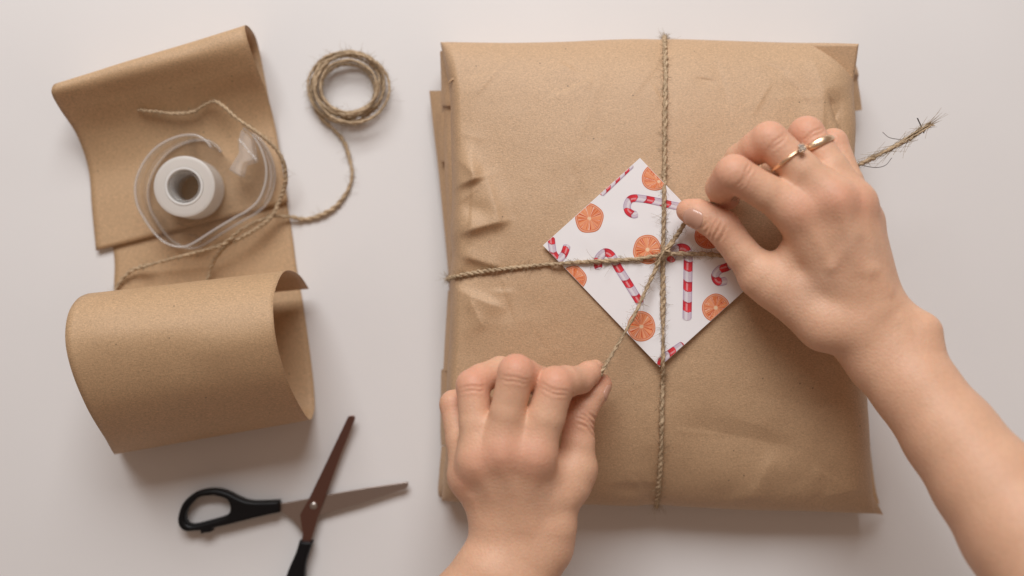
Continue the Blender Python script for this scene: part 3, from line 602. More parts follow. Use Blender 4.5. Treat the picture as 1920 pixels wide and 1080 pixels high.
# ------------------------------------------------------------------ tape dispenser and tape
def extrude_poly(pts, z0, z1):
    n = len(pts); v = [(*p, z1) for p in pts]+[(*p, z0) for p in pts]
    f = [tuple(range(n)), tuple(range(2*n-1, n-1, -1))]+[(i, n+i, n+(i+1) % n, (i+1) % n) for i in range(n)]
    return v, f
def ribbon(path, th, z0, z1):     # an upright wall along a path (xy, cm)
    p = np.asarray(path); tg = np.gradient(p, axis=0); tg /= np.linalg.norm(tg, axis=1)[:, None]; nm = np.stack([-tg[:, 1], tg[:, 0]], 1)
    a, b = p+nm*th/2, p-nm*th/2; v, f = [], []
    for i in range(len(p)): v += [(*a[i], z0), (*a[i], z1), (*b[i], z1), (*b[i], z0)]
    f = grid_faces(len(p), 4, 0, True)+[(3, 2, 1, 0), tuple(len(v)-4+k for k in range(4))]
    return v, f
def dispenser():
    z0, z1 = .62, 2.55
    root = empty('tape_dispenser', W(375, 350, .6), 'clear plastic tape dispenser lying on the brown paper strip', 'tape dispenser')
    rim_px = [(396,276),(385,263),(364,253),(330,257),(294,276),(268,307),(254,345),(257,382),(272,412),(292,440),(314,457),(340,463),(362,456),(400,432),(440,408),(462,396),(484,376),(497,345),(499,312),(489,278),(472,252),(456,240)]
    path = np.array([W(x, y, z1)[:2] for x, y in rim_px]); path = catmull(np.c_[path, np.zeros(len(path))], 120)[:, :2]
    v, f = ribbon(path, .13, z0, z1); o = obj('rim', v, f, M_CLEAR, root); fix_normals(o)
    for za, zb_ in ((z1+.005, z1+.03), (z0+.03, z0+.09)):
        v, f = ribbon(path, .14, za, zb_); o = obj('rim_edge_glint', v, f, M_LIP, root); fix_normals(o)  # added whitish strips, painting the light caught by the rim
    inner = [(452,262),(450,286),(432,318),(428,322)]
    back = [W(x, y, z1)[:2] for x, y in inner]
    plate = list(path)+[np.array(b) for b in back]+[W(440,352,z1)[:2], W(420,300,z1)[:2]]
    v, f = extrude_poly(plate, z0-.06, z0+.06); o = obj('side_plate', v, f, M_CLEAR, root, smooth=False)
    bm = bmesh.new(); bm.from_mesh(o.data); bmesh.ops.triangulate(bm, faces=[q for q in bm.faces if len(q.verts) > 4]); bm.to_mesh(o.data); bm.free()
    # cutter arm
    arm = [W(*q, z1)[:2] for q in [(452,241),(446,262),(447,286),(428,318),(449,330),(455,306),(476,300),(470,262)]]
    v, f = extrude_poly(arm, z0+.9, z1-.05); o = obj('cutter_arm', v, f, M_LIP, root, smooth=False); o.modifiers.new('b', 'BEVEL').width = .0006
    arm = [W(*q, z1)[:2] for q in [(428,318),(432,312),(455,324),(451,332)]]
    v, f = extrude_poly(arm, z0+.3, z1+.02); obj('cutter_arm', v, f, M_CLEAR, root, smooth=False)
    # teeth on the blade edge
    v, f = [], []; a = W(447,262,z1)[:2]; b = W(479,300,z1)[:2]; d = (b-a); nn = np.array([d[1], -d[0]])/np.linalg.norm(d)
    for k in range(11):
        q0 = a+d*k/11; q1 = a+d*(k+1)/11; tp = (q0+q1)/2-nn*.16; s = len(v)
        v += [(*q0, z1-.1), (*q1, z1-.1), (*tp, z1-.02), (*q0, z1+.05), (*q1, z1+.05)]
        f += [(s, s+1, s+2), (s+3, s+2, s+4), (s, s+2, s+3), (s+1, s+4, s+2), (s, s+3, s+4, s+1)]
    obj('cutter_teeth', v, f, M_LIP, root, smooth=False)
    # hub the roll sits on
    c = W(366, 356, z0)[:2]; rad = .80
    ring = [c+rad*np.array([math.cos(t), math.sin(t)]) for t in np.linspace(0, 2*math.pi, 64)]
    v, f = ribbon(ring, .10, z0, z1-.15); o = obj('hub', v, f, M_LIP, root); fix_normals(o)
    for (x0, y0), (x1, y1) in (((292,395),(322,440)), ((340,420),(352,425)), ((360,256),(366,300)), ((362,440),(382,451))):
        p = [W(x0, y0, z0+.5)[:2], W(x1, y1, z0+.5)[:2]]; v, f = ribbon(p, .09, z0, z0+1.2); obj('rib', v, f, M_CLEAR, root, smooth=False)
    # roll of tape
    t = empty('tape_roll', (*c, z0), 'roll of frosted white adhesive tape seated inside the clear dispenser', 'tape')
    def lathe(name, prof, m_, n=72):
        v = [(c[0]+r*math.cos(2*math.pi*j/n), c[1]+r*math.sin(2*math.pi*j/n), z) for r, z in prof for j in range(n)]
        f = grid_faces(len(prof), n, 0, True)+[((len(prof)-1)*n+j, (len(prof)-1)*n+(j+1) % n, (j+1) % n, j) for j in range(n)]
        o = obj(name, v, f, m_, t); fix_normals(o); es = o.modifiers.new('e', 'EDGE_SPLIT'); es.split_angle = math.radians(40); return o
    zb, zt = z0+.12, z0+1.92
    lathe('tape_winding', [(1.06, zb), (1.06, zt-.02), (1.25, zt-.01), (1.45, zt-.03), (1.60, zt-.02), (1.66, zt-.06), (1.66, zb)], M_TAPE)
    lathe('core', [(.91, zb), (.91, zt+.01), (.94, zt+.04), (1.01, zt+.04), (1.04, zt+.01), (1.04, zb)], M_CORE)
dispenser()

# ------------------------------------------------------------------ scissors
def bez_plate(name, loops, z, half, bev, m_, parent, res=6):
    cu = bpy.data.curves.new(name, 'CURVE'); cu.dimensions = '2D'; cu.fill_mode = 'BOTH'; cu.extrude = (half-bev)/100; cu.bevel_depth = bev/100; cu.bevel_resolution = 3; cu.offset = -bev/100
    for pts, smooth in loops:
        q = np.array([W(x, y, z)[:2] for x, y in pts])
        if smooth: q = catmull(np.c_[np.vstack([q, q[:1]]), np.zeros(len(q)+1)], len(q)*res)[:-1, :2]
        s = cu.splines.new('POLY'); s.points.add(len(q)-1); s.use_cyclic_u = True
        for p, (x, y) in zip(s.points, q): p.co = (x/100, y/100, 0, 1)
    t = bpy.data.objects.new('t', cu); COL.objects.link(t); dg = bpy.context.evaluated_depsgraph_get()
    me = bpy.data.meshes.new_from_object(t.evaluated_get(dg)); bpy.data.objects.remove(t); bpy.data.curves.remove(cu)
    v = np.array([w_.co for w_ in me.vertices])*100+np.array([0, 0, z]); f = [tuple(p.vertices) for p in me.polygons]; bpy.data.meshes.remove(me)
    o = obj(name, v, f, m_, parent); fix_normals(o); es = o.modifiers.new('e', 'EDGE_SPLIT'); es.split_angle = math.radians(35); return o
def scissors():
    root = empty('scissors', W(588, 948, 0), 'open pair of blunt tipped scissors with black plastic handles, below the paper roll', 'scissors')
    z = .55
    bez_plate('blade', [([(527,944),(578,935),(616,927),(690,914),(764,903.5),(766,905),(765,911),(761,916),(740,922),(680,942),(604,964),(590,975),(574,985),(566,998),(560,988),(549,974),(527,957),(505,957),(505,946)], False)], z-.12, .075, .02, M_STEEL, root)
    b = bez_plate('blade', [([(563,965),(570,952),(578,938),(605,882),(653,781),(657,779.5),(663,779),(666,782),(665,788),(640,850),(616,915),(607,940),(598.5,961),(592,985),(584,1010),(580,1024),(566,1024),(568,1000),(565,980)], False)], z+.05, .075, .02, M_STEEL2, root)
    b['label'] = 'upper blade with a dark brown reflection painted into its colour'
    h1 = [(526,937),(474,938),(450,931),(425,919),(400,915),(370,921),(347,940),(337,965),(338,983),(350,994),(377,993),(379,998),(399,995),(401,989),(430,982),(490,967),(526,959)]
    i1 = [(403,927),(376,931),(358,947),(350,964),(352,977),(364,982),(398,974),(428,964),(434,949),(426,934)]
    def closed(l): return l
    def smoothed(l, corner):   # smooth the loop but keep the straight shank end
        q = catmull([(x, y, 0) for x, y in l], len(l)*6); return [(x, y) for x, y, _ in q]
    bez_plate('handle', [(smoothed(h1, 0), False), (i1, True)], z-.02, .36, .17, M_BLACK, root)
    h2 = [(563,1012),(556,1035),(545,1060),(533,1090),(514,1120),(500,1150),(502,1180),(518,1205),(545,1212),(570,1196),(580,1165),(577,1120),(573,1080),(576,1050),(588,1014)]
    i2 = [(548,1108),(530,1130),(518,1155),(522,1180),(540,1192),(556,1182),(563,1155),(562,1120)]
    bez_plate('handle', [(smoothed(h2, 0), False), (i2, True)], z+.0, .36, .17, M_BLACK, root)
    v = []; n = 24; c = W(588, 948, z+.14); prof = [(.22, 0), (.22, .05), (.18, .10), (.10, .13), (.0, .13)]
    for r, dz in prof: v += [(c[0]+r*math.cos(2*math.pi*j/n), c[1]+r*math.sin(2*math.pi*j/n), c[2]-.02+dz) for j in range(n)]
    obj('screw', v, grid_faces(len(prof), n, 0, True), M_SCREW, root)
scissors()

# ------------------------------------------------------------------ hands: one distance field each, meshed as one continuous skin
def cap_d(p, a, b, ra, rb):
    ba = b-a; h = np.clip(((p-a)@ba)/(ba@ba+1e-9), 0, 1)
    return np.linalg.norm(p-a-h[..., None]*ba, axis=-1)-(ra+(rb-ra)*h)
def smin(a, b, k):
    if k <= 0: return np.minimum(a, b)
    h = np.maximum(k-np.abs(a-b), 0)/k; return np.minimum(a, b)-h*h*h*k/6
class Field:
    def __init__(s, lo, hi, h):
        s.lo = np.array(lo, float); s.h = h; s.n = np.ceil((np.array(hi)-s.lo)/h).astype(int)+1
        s.ax = [s.lo[k]+h*np.arange(s.n[k]) for k in range(3)]
    def new(s): return np.full(s.n, 3.0, np.float32)
    def cone(s, vol, a, b, ra, rb, k, sub=False):
        a = np.array(a, float); b = np.array(b, float); m = max(ra, rb)+k+.25
        i0 = np.maximum(np.floor((np.minimum(a, b)-m-s.lo)/s.h).astype(int), 0); i1 = np.minimum(np.ceil((np.maximum(a, b)+m-s.lo)/s.h).astype(int)+1, s.n)
        if np.any(i1 <= i0): return
        sl = tuple(slice(q, r) for q, r in zip(i0, i1))
        x, y, z = (s.ax[k_][sl[k_]].astype(np.float32) for k_ in range(3))
        x = x[:, None, None]-a[0]; y = y[None, :, None]-a[1]; z = z[None, None, :]-a[2]; ba = (b-a).astype(np.float32)
        h = np.clip((x*ba[0]+y*ba[1]+z*ba[2])/np.float32(ba@ba+1e-9), 0, 1)
        d = np.sqrt((x-h*ba[0])**2+(y-h*ba[1])**2+(z-h*ba[2])**2)-(np.float32(ra)+np.float32(rb-ra)*h)
        if sub: vol[sl] = -smin(-vol[sl], d, k)
        else: vol[sl] = smin(vol[sl], d, k)
def surface_nets(vol, lo, h):
    n = vol.shape; s = vol < 0
    mn = np.zeros([q-1 for q in n], np.int8)
    for dx in (0, 1):
        for dy in (0, 1):
            for dz in (0, 1): mn += s[dx:n[0]-1+dx, dy:n[1]-1+dy, dz:n[2]-1+dz]
    act = (mn > 0) & (mn < 8); idx = np.argwhere(act); ids = np.full(act.shape, -1, np.int32); ids[act] = np.arange(len(idx))
    cor = [(dx, dy, dz) for dx in (0, 1) for dy in (0, 1) for dz in (0, 1)]
    val = {c: vol[idx[:, 0]+c[0], idx[:, 1]+c[1], idx[:, 2]+c[2]].astype(float) for c in cor}
    acc = np.zeros((len(idx), 3)); cnt = np.zeros(len(idx))
    for c in cor:
        for k in range(3):
            if c[k] == 0:
                d = list(c); d[k] = 1; d = tuple(d); a, b = val[c], val[d]; m = (a < 0) != (b < 0)
                t = np.where(m, a/np.where(a-b == 0, 1, a-b), 0); p = np.array(c, float)[None]+np.zeros((len(idx), 1)); p[:, k] += t
                acc[m] += p[m]; cnt[m] += 1
    v = lo+h*(idx+acc/cnt[:, None])
    faces = []
    for k in range(3):
        i, j = (k+1) % 3, (k+2) % 3; sl0 = [slice(None)]*3; sl1 = [slice(None)]*3; sl0[k] = slice(0, -1); sl1[k] = slice(1, None)
        a, b = s[tuple(sl0)], s[tuple(sl1)]; e = np.argwhere(a != b); e = e[(e[:, i] > 0) & (e[:, j] > 0) & (e[:, i] < n[i]-1) & (e[:, j] < n[j]-1)]
        flip = a[tuple(e.T)]
        q = []
        for di, dj in ((0, 0), (1, 0), (1, 1), (0, 1)):
            w_ = e.copy(); w_[:, i] -= di; w_[:, j] -= dj; q.append(ids[tuple(w_.T)])
        q = np.stack(q, 1); q[~flip] = q[~flip][:, ::-1]; faces.append(q)
    return v, np.concatenate(faces)
class Hand:
    """palm: cones of flesh; fingers: chains joined to the palm but not to each other"""
    def __init__(s): s.palm = []; s.fing = []; s.marks = []; s.folds = []; s.veins = []
    def build(s, lo, hi, h, label):
        F_ = Field(lo, hi, h); palm = F_.new()
        for a, b, ra, rb, k in s.palm: F_.cone(palm, a, b, ra, rb, k)
        for a, b, ra, rb, k in s.veins: F_.cone(palm, a, b, ra, rb, k)
        out = palm.copy()
        for chain, kp in s.fing:
            f = F_.new()
            for (a, ra), (b, rb) in zip(chain[:-1], chain[1:]): F_.cone(f, a, b, ra*.95, rb*.95, .22)
            m = smin(palm, f, kp); out = np.minimum(out, m)
        for k in range(3):      # close the forearm where it leaves the picture
            for e in (0, 1, -2, -1): np.moveaxis(out, k, 0)[e] = 1.0
        v, q = surface_nets(out, F_.lo, h)
        for c, ax, up, b, half, amp, rad, bend in s.folds:
            i = np.where(np.linalg.norm(v-c, axis=1) < rad*1.7)[0]; d = v[i]-c; st = d@ax; y_ = d@up; x_ = d@b; an = np.arctan2(x_, y_); rr = np.hypot(x_, y_)
            st = st-bend*np.sin(an)**2-.035*np.sin(an*5+c[0]*9)
            wt = np.exp(-(st/.055)**2)-.45*np.exp(-((np.abs(st)-.14)/.07)**2)
            wt = amp*wt*np.clip((half-np.abs(an))/.35, 0, 1)*np.clip((rr-rad*.55)/.2, 0, 1)
            v[i] -= (np.outer(y_/np.maximum(rr, .1), up)+np.outer(x_/np.maximum(rr, .1), b))*wt[:, None]
        me = bpy.data.meshes.new('hand'); me.from_pydata([], [], [])
        v = v/100; nv, nf = len(v), len(q)
        loc = v.mean(0)
        me.vertices.add(nv); me.vertices.foreach_set('co', (v-loc).ravel()); me.loops.add(nf*4); me.loops.foreach_set('vertex_index', q.ravel().astype(np.int32))
        me.polygons.add(nf); me.polygons.foreach_set('loop_start', np.arange(0, nf*4, 4, dtype=np.int32)); me.update(calc_edges=True); me.validate()
        me.polygons.foreach_set('use_smooth', [True]*nf)
        base = np.array((.75, .455, .30)); c = np.tile(base, (nv, 1)); pv = v*100
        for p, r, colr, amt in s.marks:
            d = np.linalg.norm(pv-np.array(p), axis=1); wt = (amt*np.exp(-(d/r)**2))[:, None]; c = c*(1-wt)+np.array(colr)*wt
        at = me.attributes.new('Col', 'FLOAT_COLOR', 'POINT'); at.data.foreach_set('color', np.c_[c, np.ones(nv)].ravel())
        me.materials.append(M_SKIN)
        o = bpy.data.objects.new('hand', me); COL.objects.link(o); o.location = loc
        sm_ = o.modifiers.new('smooth', 'SMOOTH'); sm_.factor = .5; sm_.iterations = 2
        tag(o, label, 'hand', 'hands tying the twine'); return o
RED = (.74, .27, .19); VEIN = (.55, .38, .29); PALE = (.72, .47, .35)
def nail(parent, base, tip, up, r0, r1, half, t0, t1):
    from mathutils.bvhtree import BVHTree
    me = parent.data; loc = np.array(parent.location)*100
    co = np.zeros(len(me.vertices)*3); me.vertices.foreach_get('co', co); co = co.reshape(-1, 3)*100+loc
    tree = BVHTree.FromPolygons(co.tolist(), [tuple(p.vertices) for p in me.polygons])
    base, tip, up = (np.array(q, float) for q in (base, tip, up)); ax = (tip-base); L = np.linalg.norm(ax); ax /= L
    n = up-ax*(up@ax); n /= np.linalg.norm(n); b = np.cross(ax, n); A, B = 14, 15; v = []
    for i in range(A):
        t = i/(A-1); s_ = t0+(t1-t0)*t; r = r0+(r1-r0)*np.clip(s_/L, 0, 1)
        wdt = half*(1-.30*max(0, (.25-t)/.25)**2)*(1-.42*max(0, (t-.72)/.28)**2)
        for j in range(B):
            ph = (j/(B-1)*2-1)*wdt; drop = .10*max(0, (t-.6)/.4)**2+.05*max(0, (.2-t)/.2)**2+.045*abs(j/(B-1)*2-1)**4
            s2 = s_-.10*(j/(B-1)*2-1)**2*(1 if t > .5 else -.6)*abs(t-.5)*2
            dr = n*math.cos(ph)+b*math.sin(ph); c0 = base+ax*s2
            hit = tree.ray_cast(Vector(c0+dr*2.5), Vector(-dr))[0]
            rr_ = (np.array(hit)-c0)@dr if hit is not None else r
            v.append(c0+dr*(max(rr_, r*.8)+.045-drop*.9))
    o = obj('fingernail', v, grid_faces(A, B), M_NAIL, parent); o.modifiers.new('t', 'SOLIDIFY').thickness = .0003
    return o
def across(hd, c, ax, up, half, r, k, bend=0.0, n=6):
    """a skin crease: a shallow groove running over the top of a finger"""
    c, ax, up = (np.array(q, float) for q in (c, ax, up)); ax /= np.linalg.norm(ax); up = up-ax*(up@ax); up /= np.linalg.norm(up); b = np.cross(ax, up)
    hd.folds.append((c, ax, up, b, half, r, k, bend))
def forearm(hd, chain, k=.6):
    prev = None
    c = [W(*p[:3]) for p in chain]
    for i, p in enumerate(chain):
        d = c[min(i+1, len(c)-1)]-c[max(i-1, 0)]; d[2] = 0; d /= np.linalg.norm(d); n = np.array([-d[1], d[0], 0]); hw, r = p[3]/PXCM*(D-p[2])/D, p[4]
        cur = (c[i]+n*(hw-r), c[i]-n*(hw-r), r)
        if prev is not None:
            for j in range(2): hd.palm.append((prev[j], cur[j], prev[2], cur[2], k))
            hd.palm.append(((prev[0]+prev[1])/2, (cur[0]+cur[1])/2, prev[2]*1.03, cur[2]*1.03, k))
        prev = cur
VX = .055
def WEB(h, M, Q):
    for a, b in (('i', 'm'), ('m', 'r'), ('r', 'p')):
        t = .34; p, q = M[a]*(1-t)+Q[a]*t, M[b]*(1-t)+Q[b]*t; o = np.array([0, 0, .16])
        h.palm.append(((M[a]+M[b])/2+o*.2, (p+q)/2-o*.6, .82, .60, .5))
def right():
    h = Hand(); w_ = W
    MCP = dict(i=w_(1490,394,10.2), m=w_(1560,374,10.5), r=w_(1602,380,9.9), p=w_(1617,412,8.9))
    BAS = dict(i=w_(1592,592,9.3), m=w_(1617,578,9.7), r=w_(1640,568,9.6), p=w_(1652,568,8.9))
    forearm(h, [(1628,602,9.1,80,1.45),(1648,630,9.1,84,1.5),(1672,668,9.3,82,1.55),(1713,724,9.9,76,1.7),(1782,816,11.0,82,1.9),(1850,906,12.2,95,2.1),(1918,998,13.4,108,2.4),(2000,1105,14.8,120,2.6)])
    for k, ra, rb in (('i', 1.0, .95), ('m', 1.0, .95), ('r', 1.0, .9), ('p', .98, .85)): h.palm.append((BAS[k], MCP[k], ra, rb, .75))
    for a, b in (('i', 'm'), ('m', 'r'), ('r', 'p')): h.palm.append(((BAS[a]+BAS[b])/2-np.array([0,0,.2]), (MCP[a]+MCP[b])/2*.85+(BAS[a]+BAS[b])/2*.15-np.array([0,0,.12]), 1.0, .86, .8))
    h.palm += [(w_(1548,606,9.2), w_(1432,520,8.7), 1.28, 1.08, .8), (w_(1600,612,9.4), w_(1548,606,9.2), 1.35, 1.25, .8),
               (w_(1506,450,9.4), w_(1462,520,8.9), .80, .85, .7), (w_(1540,520,9.3), w_(1490,540,9.0), .95, 1.0, .8),
               (w_(1730,622,9.8), w_(1732,646,9.9), .88, .85, .9)]
    # knuckles and tendons
    h.veins += [(MCP[k]+np.array([0, 0, z]), MCP[k]+np.array([.12, -.12, z-.06]), r, r, .9) for k, z, r in (('i', .13, .78), ('m', .14, .76), ('r', .13, .72), ('p', .1, .66))]
    for k, f0 in (('i', .74), ('m', .80), ('r', .80), ('p', .78)):
        a = MCP[k]+np.array([.1, -.2, f0]); b = MCP[k]*.35+BAS[k]*.65+np.array([0, 0, .78]); h.veins.append((a, b, .22, .14, .45))
    h.veins += [(w_(1585,468,10.67), w_(1625,507,10.62), .12, .13, .7), (w_(1622,507,10.62), w_(1640,506,10.56), .16, .13, .6), (w_(1650,522,10.45), w_(1662,546,10.40), .14, .15, .6), (w_(1600,440,10.9), w_(1560,500,10.7), .10, .10, .6), (w_(1684,600,10.4), w_(1696,618,10.45), .16, .16, .5)]
    WEB(h, MCP, dict(i=w_(1376,325,10.5), m=w_(1442,263,10.2), r=w_(1512,251,9.2), p=w_(1562,268,8.0)))
    fi = [(MCP['i'], .98), (MCP['i']*.5+w_(1378,325,10.5)*.5, .88), (w_(1376,325,10.5), .90), (w_(1366,336,9.95), .84), (w_(1352,352,9.0), .76), (w_(1356,364,8.3), .70), (w_(1366,372,7.75), .58)]
    fm = [(MCP['m'], .98), (MCP['m']*.5+w_(1446,264,10.3)*.5, .90), (w_(1442,263,10.2), .90), (w_(1420,276,9.7), .82), (w_(1388,298,8.8), .76), (w_(1372,322,8.2), .70), (w_(1362,344,7.6), .58)]
    fr = [(MCP['r'], .92), (MCP['r']*.5+w_(1514,252,9.3)*.5, .85), (w_(1512,251,9.2), .86), (w_(1496,266,8.5), .78), (w_(1470,288,7.4), .72), (w_(1450,312,6.9), .62)]
    fp = [(MCP['p'], .84), (MCP['p']*.5+w_(1564,270,8.1)*.5, .73), (w_(1562,268,8.0), .72), (w_(1548,282,7.3), .66), (w_(1530,296,6.7), .60), (w_(1512,318,6.35), .52)]
    TI = w_(1354,426,8.65); TT = w_(1290,395,8.05)
    ft = [(w_(1450,532,8.8), 1.10), (w_(1424,512,8.7), 1.03), (w_(1392,476,8.7), .86), (TI, .88), (w_(1328,410,8.4), .80), (w_(1305,400,8.2), .73), (TT, .60)]
    h.fing = [(fi, .7), (fm, .7), (fr, .65), (fp, .6), (ft, .7)]
    for p, r, a in ((MCP['i'], 1.0, .3), (MCP['m'], .9, .38), (MCP['r'], .8, .34), (MCP['p'], .7, .25)): h.marks.append((p+(0,0,.9), r, RED, a))
    for p, r, a in ((fi[2][0], 1.0, .5), (fm[2][0], 1.0, .6), (fr[2][0], 1.0, .65), (fp[2][0], .8, .4), (fi[5][0], .9, .55), (TT, .8, .45), (TI, 1.0, .4), (fi[3][0], .8, .3)): h.marks.append((p, r, RED, a))
    for p, r, a in ((w_(1590,460,11.2), .7, .35), (w_(1640,470,10.8), .6, .35), (w_(1520,540,10.4), .9, .35), (w_(1560,520,10.8), .8, .25)): h.marks.append((p, r, VEIN, a))
    TAN_SHADE = (.62, .355, .22)  # tanner skin on the hand back, with some of its shade painted in
    h.marks += [(w_(1560,480,11), 1.7, TAN_SHADE, .4), (w_(1600,560,10.6), 1.3, TAN_SHADE, .3)]
    h.marks.append((w_(1842,936,13.5), .16, (.30, .15, .09), .55))
    ax = TT-TI; up = np.array([-.25, -.45, 1.0])
    for t, hl in ((-.30, .55), (-.02, .85), (.22, .9), (.48, .6), (.68, .45)):
        q = TI+ax/np.linalg.norm(ax)*t; across(h, q, ax, up, hl, .055, .86, bend=.12*np.sign(t+.05))
    for q, nx, rr in ((fi[2][0], fi[2][0]-MCP['i'], .93), (fm[2][0], fm[2][0]-MCP['m'], .93), (fr[2][0], fr[2][0]-MCP['r'], .90)):
        for t in (-.42, -.26): across(h, q+nx/np.linalg.norm(nx)*t, nx, (0, 0, 1), .85, .035, rr-.03, bend=.06)
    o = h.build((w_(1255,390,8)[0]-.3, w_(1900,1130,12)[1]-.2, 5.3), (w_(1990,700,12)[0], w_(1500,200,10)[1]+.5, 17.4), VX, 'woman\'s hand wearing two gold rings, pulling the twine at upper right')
    nail(o, w_(1328,410,8.4), w_(1283,392,8.0), up+np.array([0, -.12, 0]), .79, .585, .70, .05, 1.24)
    # rings
    def band(name, label, c, ax, rad, th, wd, tilt):
        c = np.array(c); ax = np.array(ax, float); ax /= np.linalg.norm(ax); u = np.array([0, 0, 1.])-ax*ax[2]; u /= np.linalg.norm(u); b = np.cross(ax, u)
        ax2 = ax*math.cos(tilt)+b*math.sin(tilt); b2 = np.cross(ax2, u)
        root = empty('ring', c+u*rad, label, 'ring', 'gold rings on the hand'); v = []; n, m = 64, 10
        for i in range(n):
            a = 2*math.pi*i/n; e = u*math.cos(a)+b2*math.sin(a)
            for j in range(m):
                g = 2*math.pi*j/m; wv = wd(a); v.append(c+e*(rad+th*math.cos(g))+ax2*wv*math.sin(g))
        f = grid_faces(n, m, 0, True)+[((n-1)*m+j, (n-1)*m+(j+1) % m, (j+1) % m, j) for j in range(m)]
        o = obj('band', v, f, M_GOLD, root); fix_normals(o); return root, c, u, b2, ax2
    c = MCP['m']*.31+fm[2][0]*.69; ax = fm[2][0]-MCP['m']
    rt, c, u, b, a2 = band('ring', 'thin gold solitaire ring with a raised clear stone on the hand', c, ax, .945, .06, lambda a: .08, .16)
    # the stone is turned towards the ring finger
    e = u*math.cos(.38)+b*math.sin(.38)*(1 if b[0] > 0 else -1); s_ = c+e*1.08
    q = [e, a2, np.cross(e, a2)]
    def gem(ctr, r, hgt, m_, name, seg_=8):
        v = [ctr-e*hgt*.7]; n = seg_
        for rr_, zz in ((r, 0), (r*.62, hgt*.45)): v += [ctr+e*zz+rr_*(q[1]*math.cos(2*math.pi*j/n)+q[2]*math.sin(2*math.pi*j/n)) for j in range(n)]
        f = [(0, 1+(j+1) % n, 1+j) for j in range(n)]+[(1+j, 1+(j+1) % n, 1+n+(j+1) % n, 1+n+j) for j in range(n)]+[tuple(1+n+j for j in range(n))]
        o = obj(name, v, f, m_, rt, smooth=False); fix_normals(o); return o
    gem(s_+e*.12, .23, .26, M_GEM, 'stone')
    for j in range(4):
        a = math.pi/4+j*math.pi/2; d = q[1]*math.cos(a)+q[2]*math.sin(a); p0 = s_+d*.07-e*.05; p1 = s_+d*.185+e*.17; v = []
        for p, r in ((p0, .05), (p1-e*.05, .05), (p1, .055), (p1+e*.04, .02)):
            v += [p+r*(q[1]*math.cos(2*math.pi*k/8)+q[2]*math.sin(2*math.pi*k/8)) for k in range(8)]
        obj('prong', v, grid_faces(4, 8, 0, True)+[tuple(24+k for k in range(8))], M_GOLD, rt)
    c = MCP['r']*.20+fr[2][0]*.80; ax = fr[2][0]-MCP['r']
    rt, c, u, b, a2 = band('ring', 'gold band with a slanted row of tiny stones on the ring finger', c, ax, .905, .06, lambda a: .09+.10*max(0, math.cos(a))**2, .10)
    for t in (-.26, 0, .26):
        e = u*math.cos(t)+b*math.sin(t); q = [e, a2, np.cross(e, a2)]; gem(c+e*.955, .05, .05, M_GEM, 'stone', 6)
right()
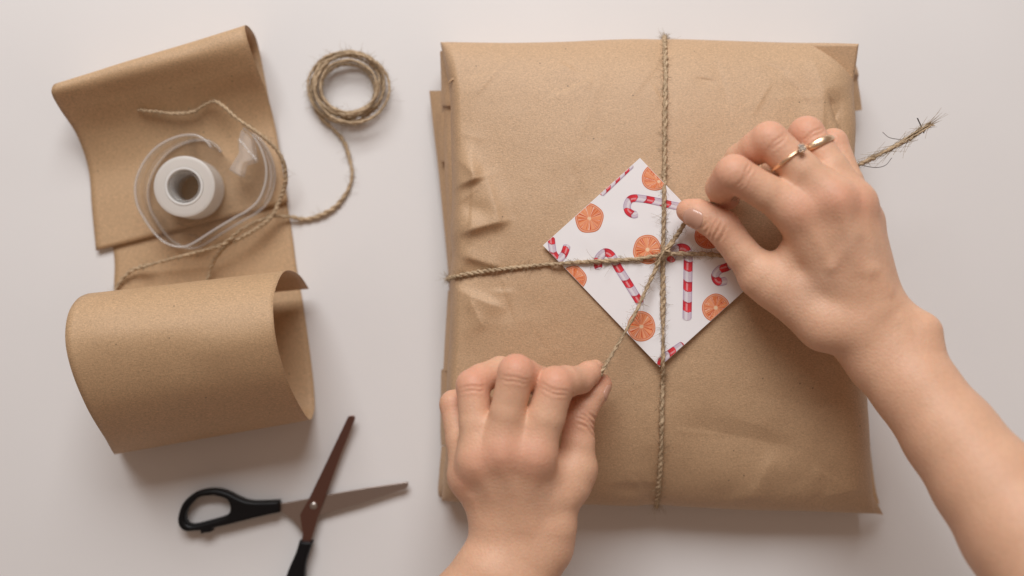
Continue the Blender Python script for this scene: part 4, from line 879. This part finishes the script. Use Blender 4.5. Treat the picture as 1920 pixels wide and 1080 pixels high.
def left():
    h = Hand(); w_ = W
    MCP = dict(i=w_(1003,852,10.1), m=w_(942,844,10.15), r=w_(896,862,9.8), p=w_(876,893,8.9))
    BAS = dict(i=w_(994,970,8.9), m=w_(972,968,9.2), r=w_(950,972,9.0), p=w_(930,976,8.5))
    forearm(h, [(982,980,8.75,100,1.45),(978,1012,8.65,96,1.5),(966,1042,8.7,86,1.55),(940,1085,9.0,90,1.7),(900,1150,9.1,100,1.9),(855,1230,9.9,108,2.1)])
    for k, ra, rb in (('i', 1.05, .95), ('m', 1.0, .93), ('r', 1.0, .88), ('p', 1.0, .85)): h.palm.append((BAS[k], MCP[k], ra, rb, .75))
    for a, b in (('i', 'm'), ('m', 'r'), ('r', 'p')): h.palm.append(((BAS[a]+BAS[b])/2-np.array([0,0,.2]), (MCP[a]+MCP[b])/2*.85+(BAS[a]+BAS[b])/2*.15-np.array([0,0,.12]), 1.0, .86, .8))
    h.palm += [(w_(1012,975,8.2), w_(1076,884,8.1), 1.30, 1.06, .8), (w_(1000,1000,8.0), w_(1012,975,8.2), 1.35, 1.3, .8), (w_(1030,890,9.0), w_(1060,885,8.5), .85, .9, .7), (w_(1020,935,9.1), w_(1050,925,8.8), 1.0, 1.0, .8)]
    h.veins += [(MCP[k]+np.array([0, 0, z]), MCP[k]+np.array([0, -.15, z-.06]), r, r, .9) for k, z, r in (('i', .12, .78), ('m', .10, .76), ('r', .10, .72), ('p', .1, .66))]
    for k, f0 in (('i', .74), ('m', .78), ('r', .76), ('p', .74)):
        a = MCP[k]+np.array([0, -.2, f0]); b = MCP[k]*.45+BAS[k]*.55+np.array([0, 0, .76]); h.veins.append((a, b, .20, .12, .45))
    h.veins += [(w_(890,930,9.75), w_(902,965,9.5), .08, .08, .6), (w_(1020,915,10.0), w_(1040,955,9.4), .12, .12, .6)]
    WEB(h, MCP, dict(i=w_(1041,720,10.1), m=w_(968,699,10.4), r=w_(887,723,9.2), p=w_(851,758,7.8)))
    fi = [(MCP['i'], .90), (MCP['i']*.45+w_(1040,722,10.1)*.55, .95), (w_(1041,722,10.1), .92), (w_(1060,716,9.6), .80), (w_(1088,712,8.75), .70), (w_(1104,700,8.3), .62), (w_(1116,691,7.95), .47)]
    fm = [(MCP['m'], .88), (MCP['m']*.5+w_(962,700,10.4)*.5, .86), (w_(968,699,10.4), .90), (w_(985,704,9.9), .80), (w_(1014,716,9.0), .74), (w_(1040,726,8.3), .66), (w_(1056,730,7.9), .55)]
    fr = [(MCP['r'], .90), (MCP['r']*.5+w_(887,725,9.3)*.5, .80), (w_(887,723,9.2), .84), (w_(902,710,8.9), .74), (w_(938,694,8.2), .70), (w_(970,700,7.6), .64), (w_(995,715,7.1), .52)]
    fp = [(MCP['p'], .84), (MCP['p']*.5+w_(850,762,8.0)*.5, .72), (w_(851,758,7.8), .72), (w_(866,752,7.4), .64), (w_(890,750,6.9), .58), (w_(915,760,6.5), .50)]
    TI = w_(1084,786,8.1); TT = w_(1128,720,7.55)
    ft = [(w_(1068,905,8.4), 1.10), (w_(1081,875,8.3), 1.0), (w_(1084,830,8.2), .84), (TI, .80), (w_(1096,762,8.0), .74), (w_(1114,738,7.75), .66), (TT, .54)]
    h.fing = [(fi, .7), (fm, .7), (fr, .65), (fp, .6), (ft, .6)]
    for p, r, a in ((MCP['i'], 1.1, .35), (MCP['m'], 1.0, .35), (MCP['r'], .9, .3), (MCP['p'], .8, .25)): h.marks.append((p+(0,0,.9), r, RED, a))
    for p, r, a in ((fi[2][0]+(0,.3,.4), .9, .5), (fm[2][0]+(0,.4,.3), .9, .6), (fr[2][0]+(0,.3,.3), .9, .55), (fp[2][0], .8, .45), (fi[5][0], .7, .3), (TT, .8, .5), (TI, 1.0, .45), (fi[4][0], .8, .3)): h.marks.append((p, r, RED, a))
    for p, r, a in ((w_(940,925,11), .8, .25), (w_(1010,930,10.4), .9, .25), (w_(900,920,10.4), .5, .3)): h.marks.append((p, r, VEIN, a))
    TAN_SHADE = (.62, .355, .22)  # hand back colour: partly own tan, partly painted shade
    h.marks += [(w_(950,920,10.6), 1.7, TAN_SHADE, .45), (w_(990,970,10.2), 1.3, TAN_SHADE, .3)]
    h.marks.append((w_(942,921,11.0), .10, (.32, .17, .10), .5))
    ax = TT-TI; up = np.array([.75, -.15, .75])
    for t, hl in ((-.25, .8), (0., 1.1), (.18, 1.0), (.42, .7)):
        q = TI+ax/np.linalg.norm(ax)*t; across(h, q, ax, up, hl, .055, .78, bend=-.15)
    for q, nx, rr in ((fi[2][0], fi[2][0]-MCP['i'], .93), (fm[2][0], fm[2][0]-MCP['m'], .93), (fr[2][0], fr[2][0]-MCP['r'], .87)):
        for t in (-.30, -.12): across(h, q+nx/np.linalg.norm(nx)*t, nx, (0, 0, 1), .85, .035, rr-.03, bend=.06)
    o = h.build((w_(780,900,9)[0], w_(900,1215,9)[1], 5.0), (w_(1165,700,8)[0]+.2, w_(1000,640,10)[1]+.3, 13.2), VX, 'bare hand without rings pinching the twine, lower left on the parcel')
    nail(o, w_(1114,738,7.75), w_(1133,712,7.5), (1.0, -.5, .32), .655, .52, .85, -.02, .92)
left()
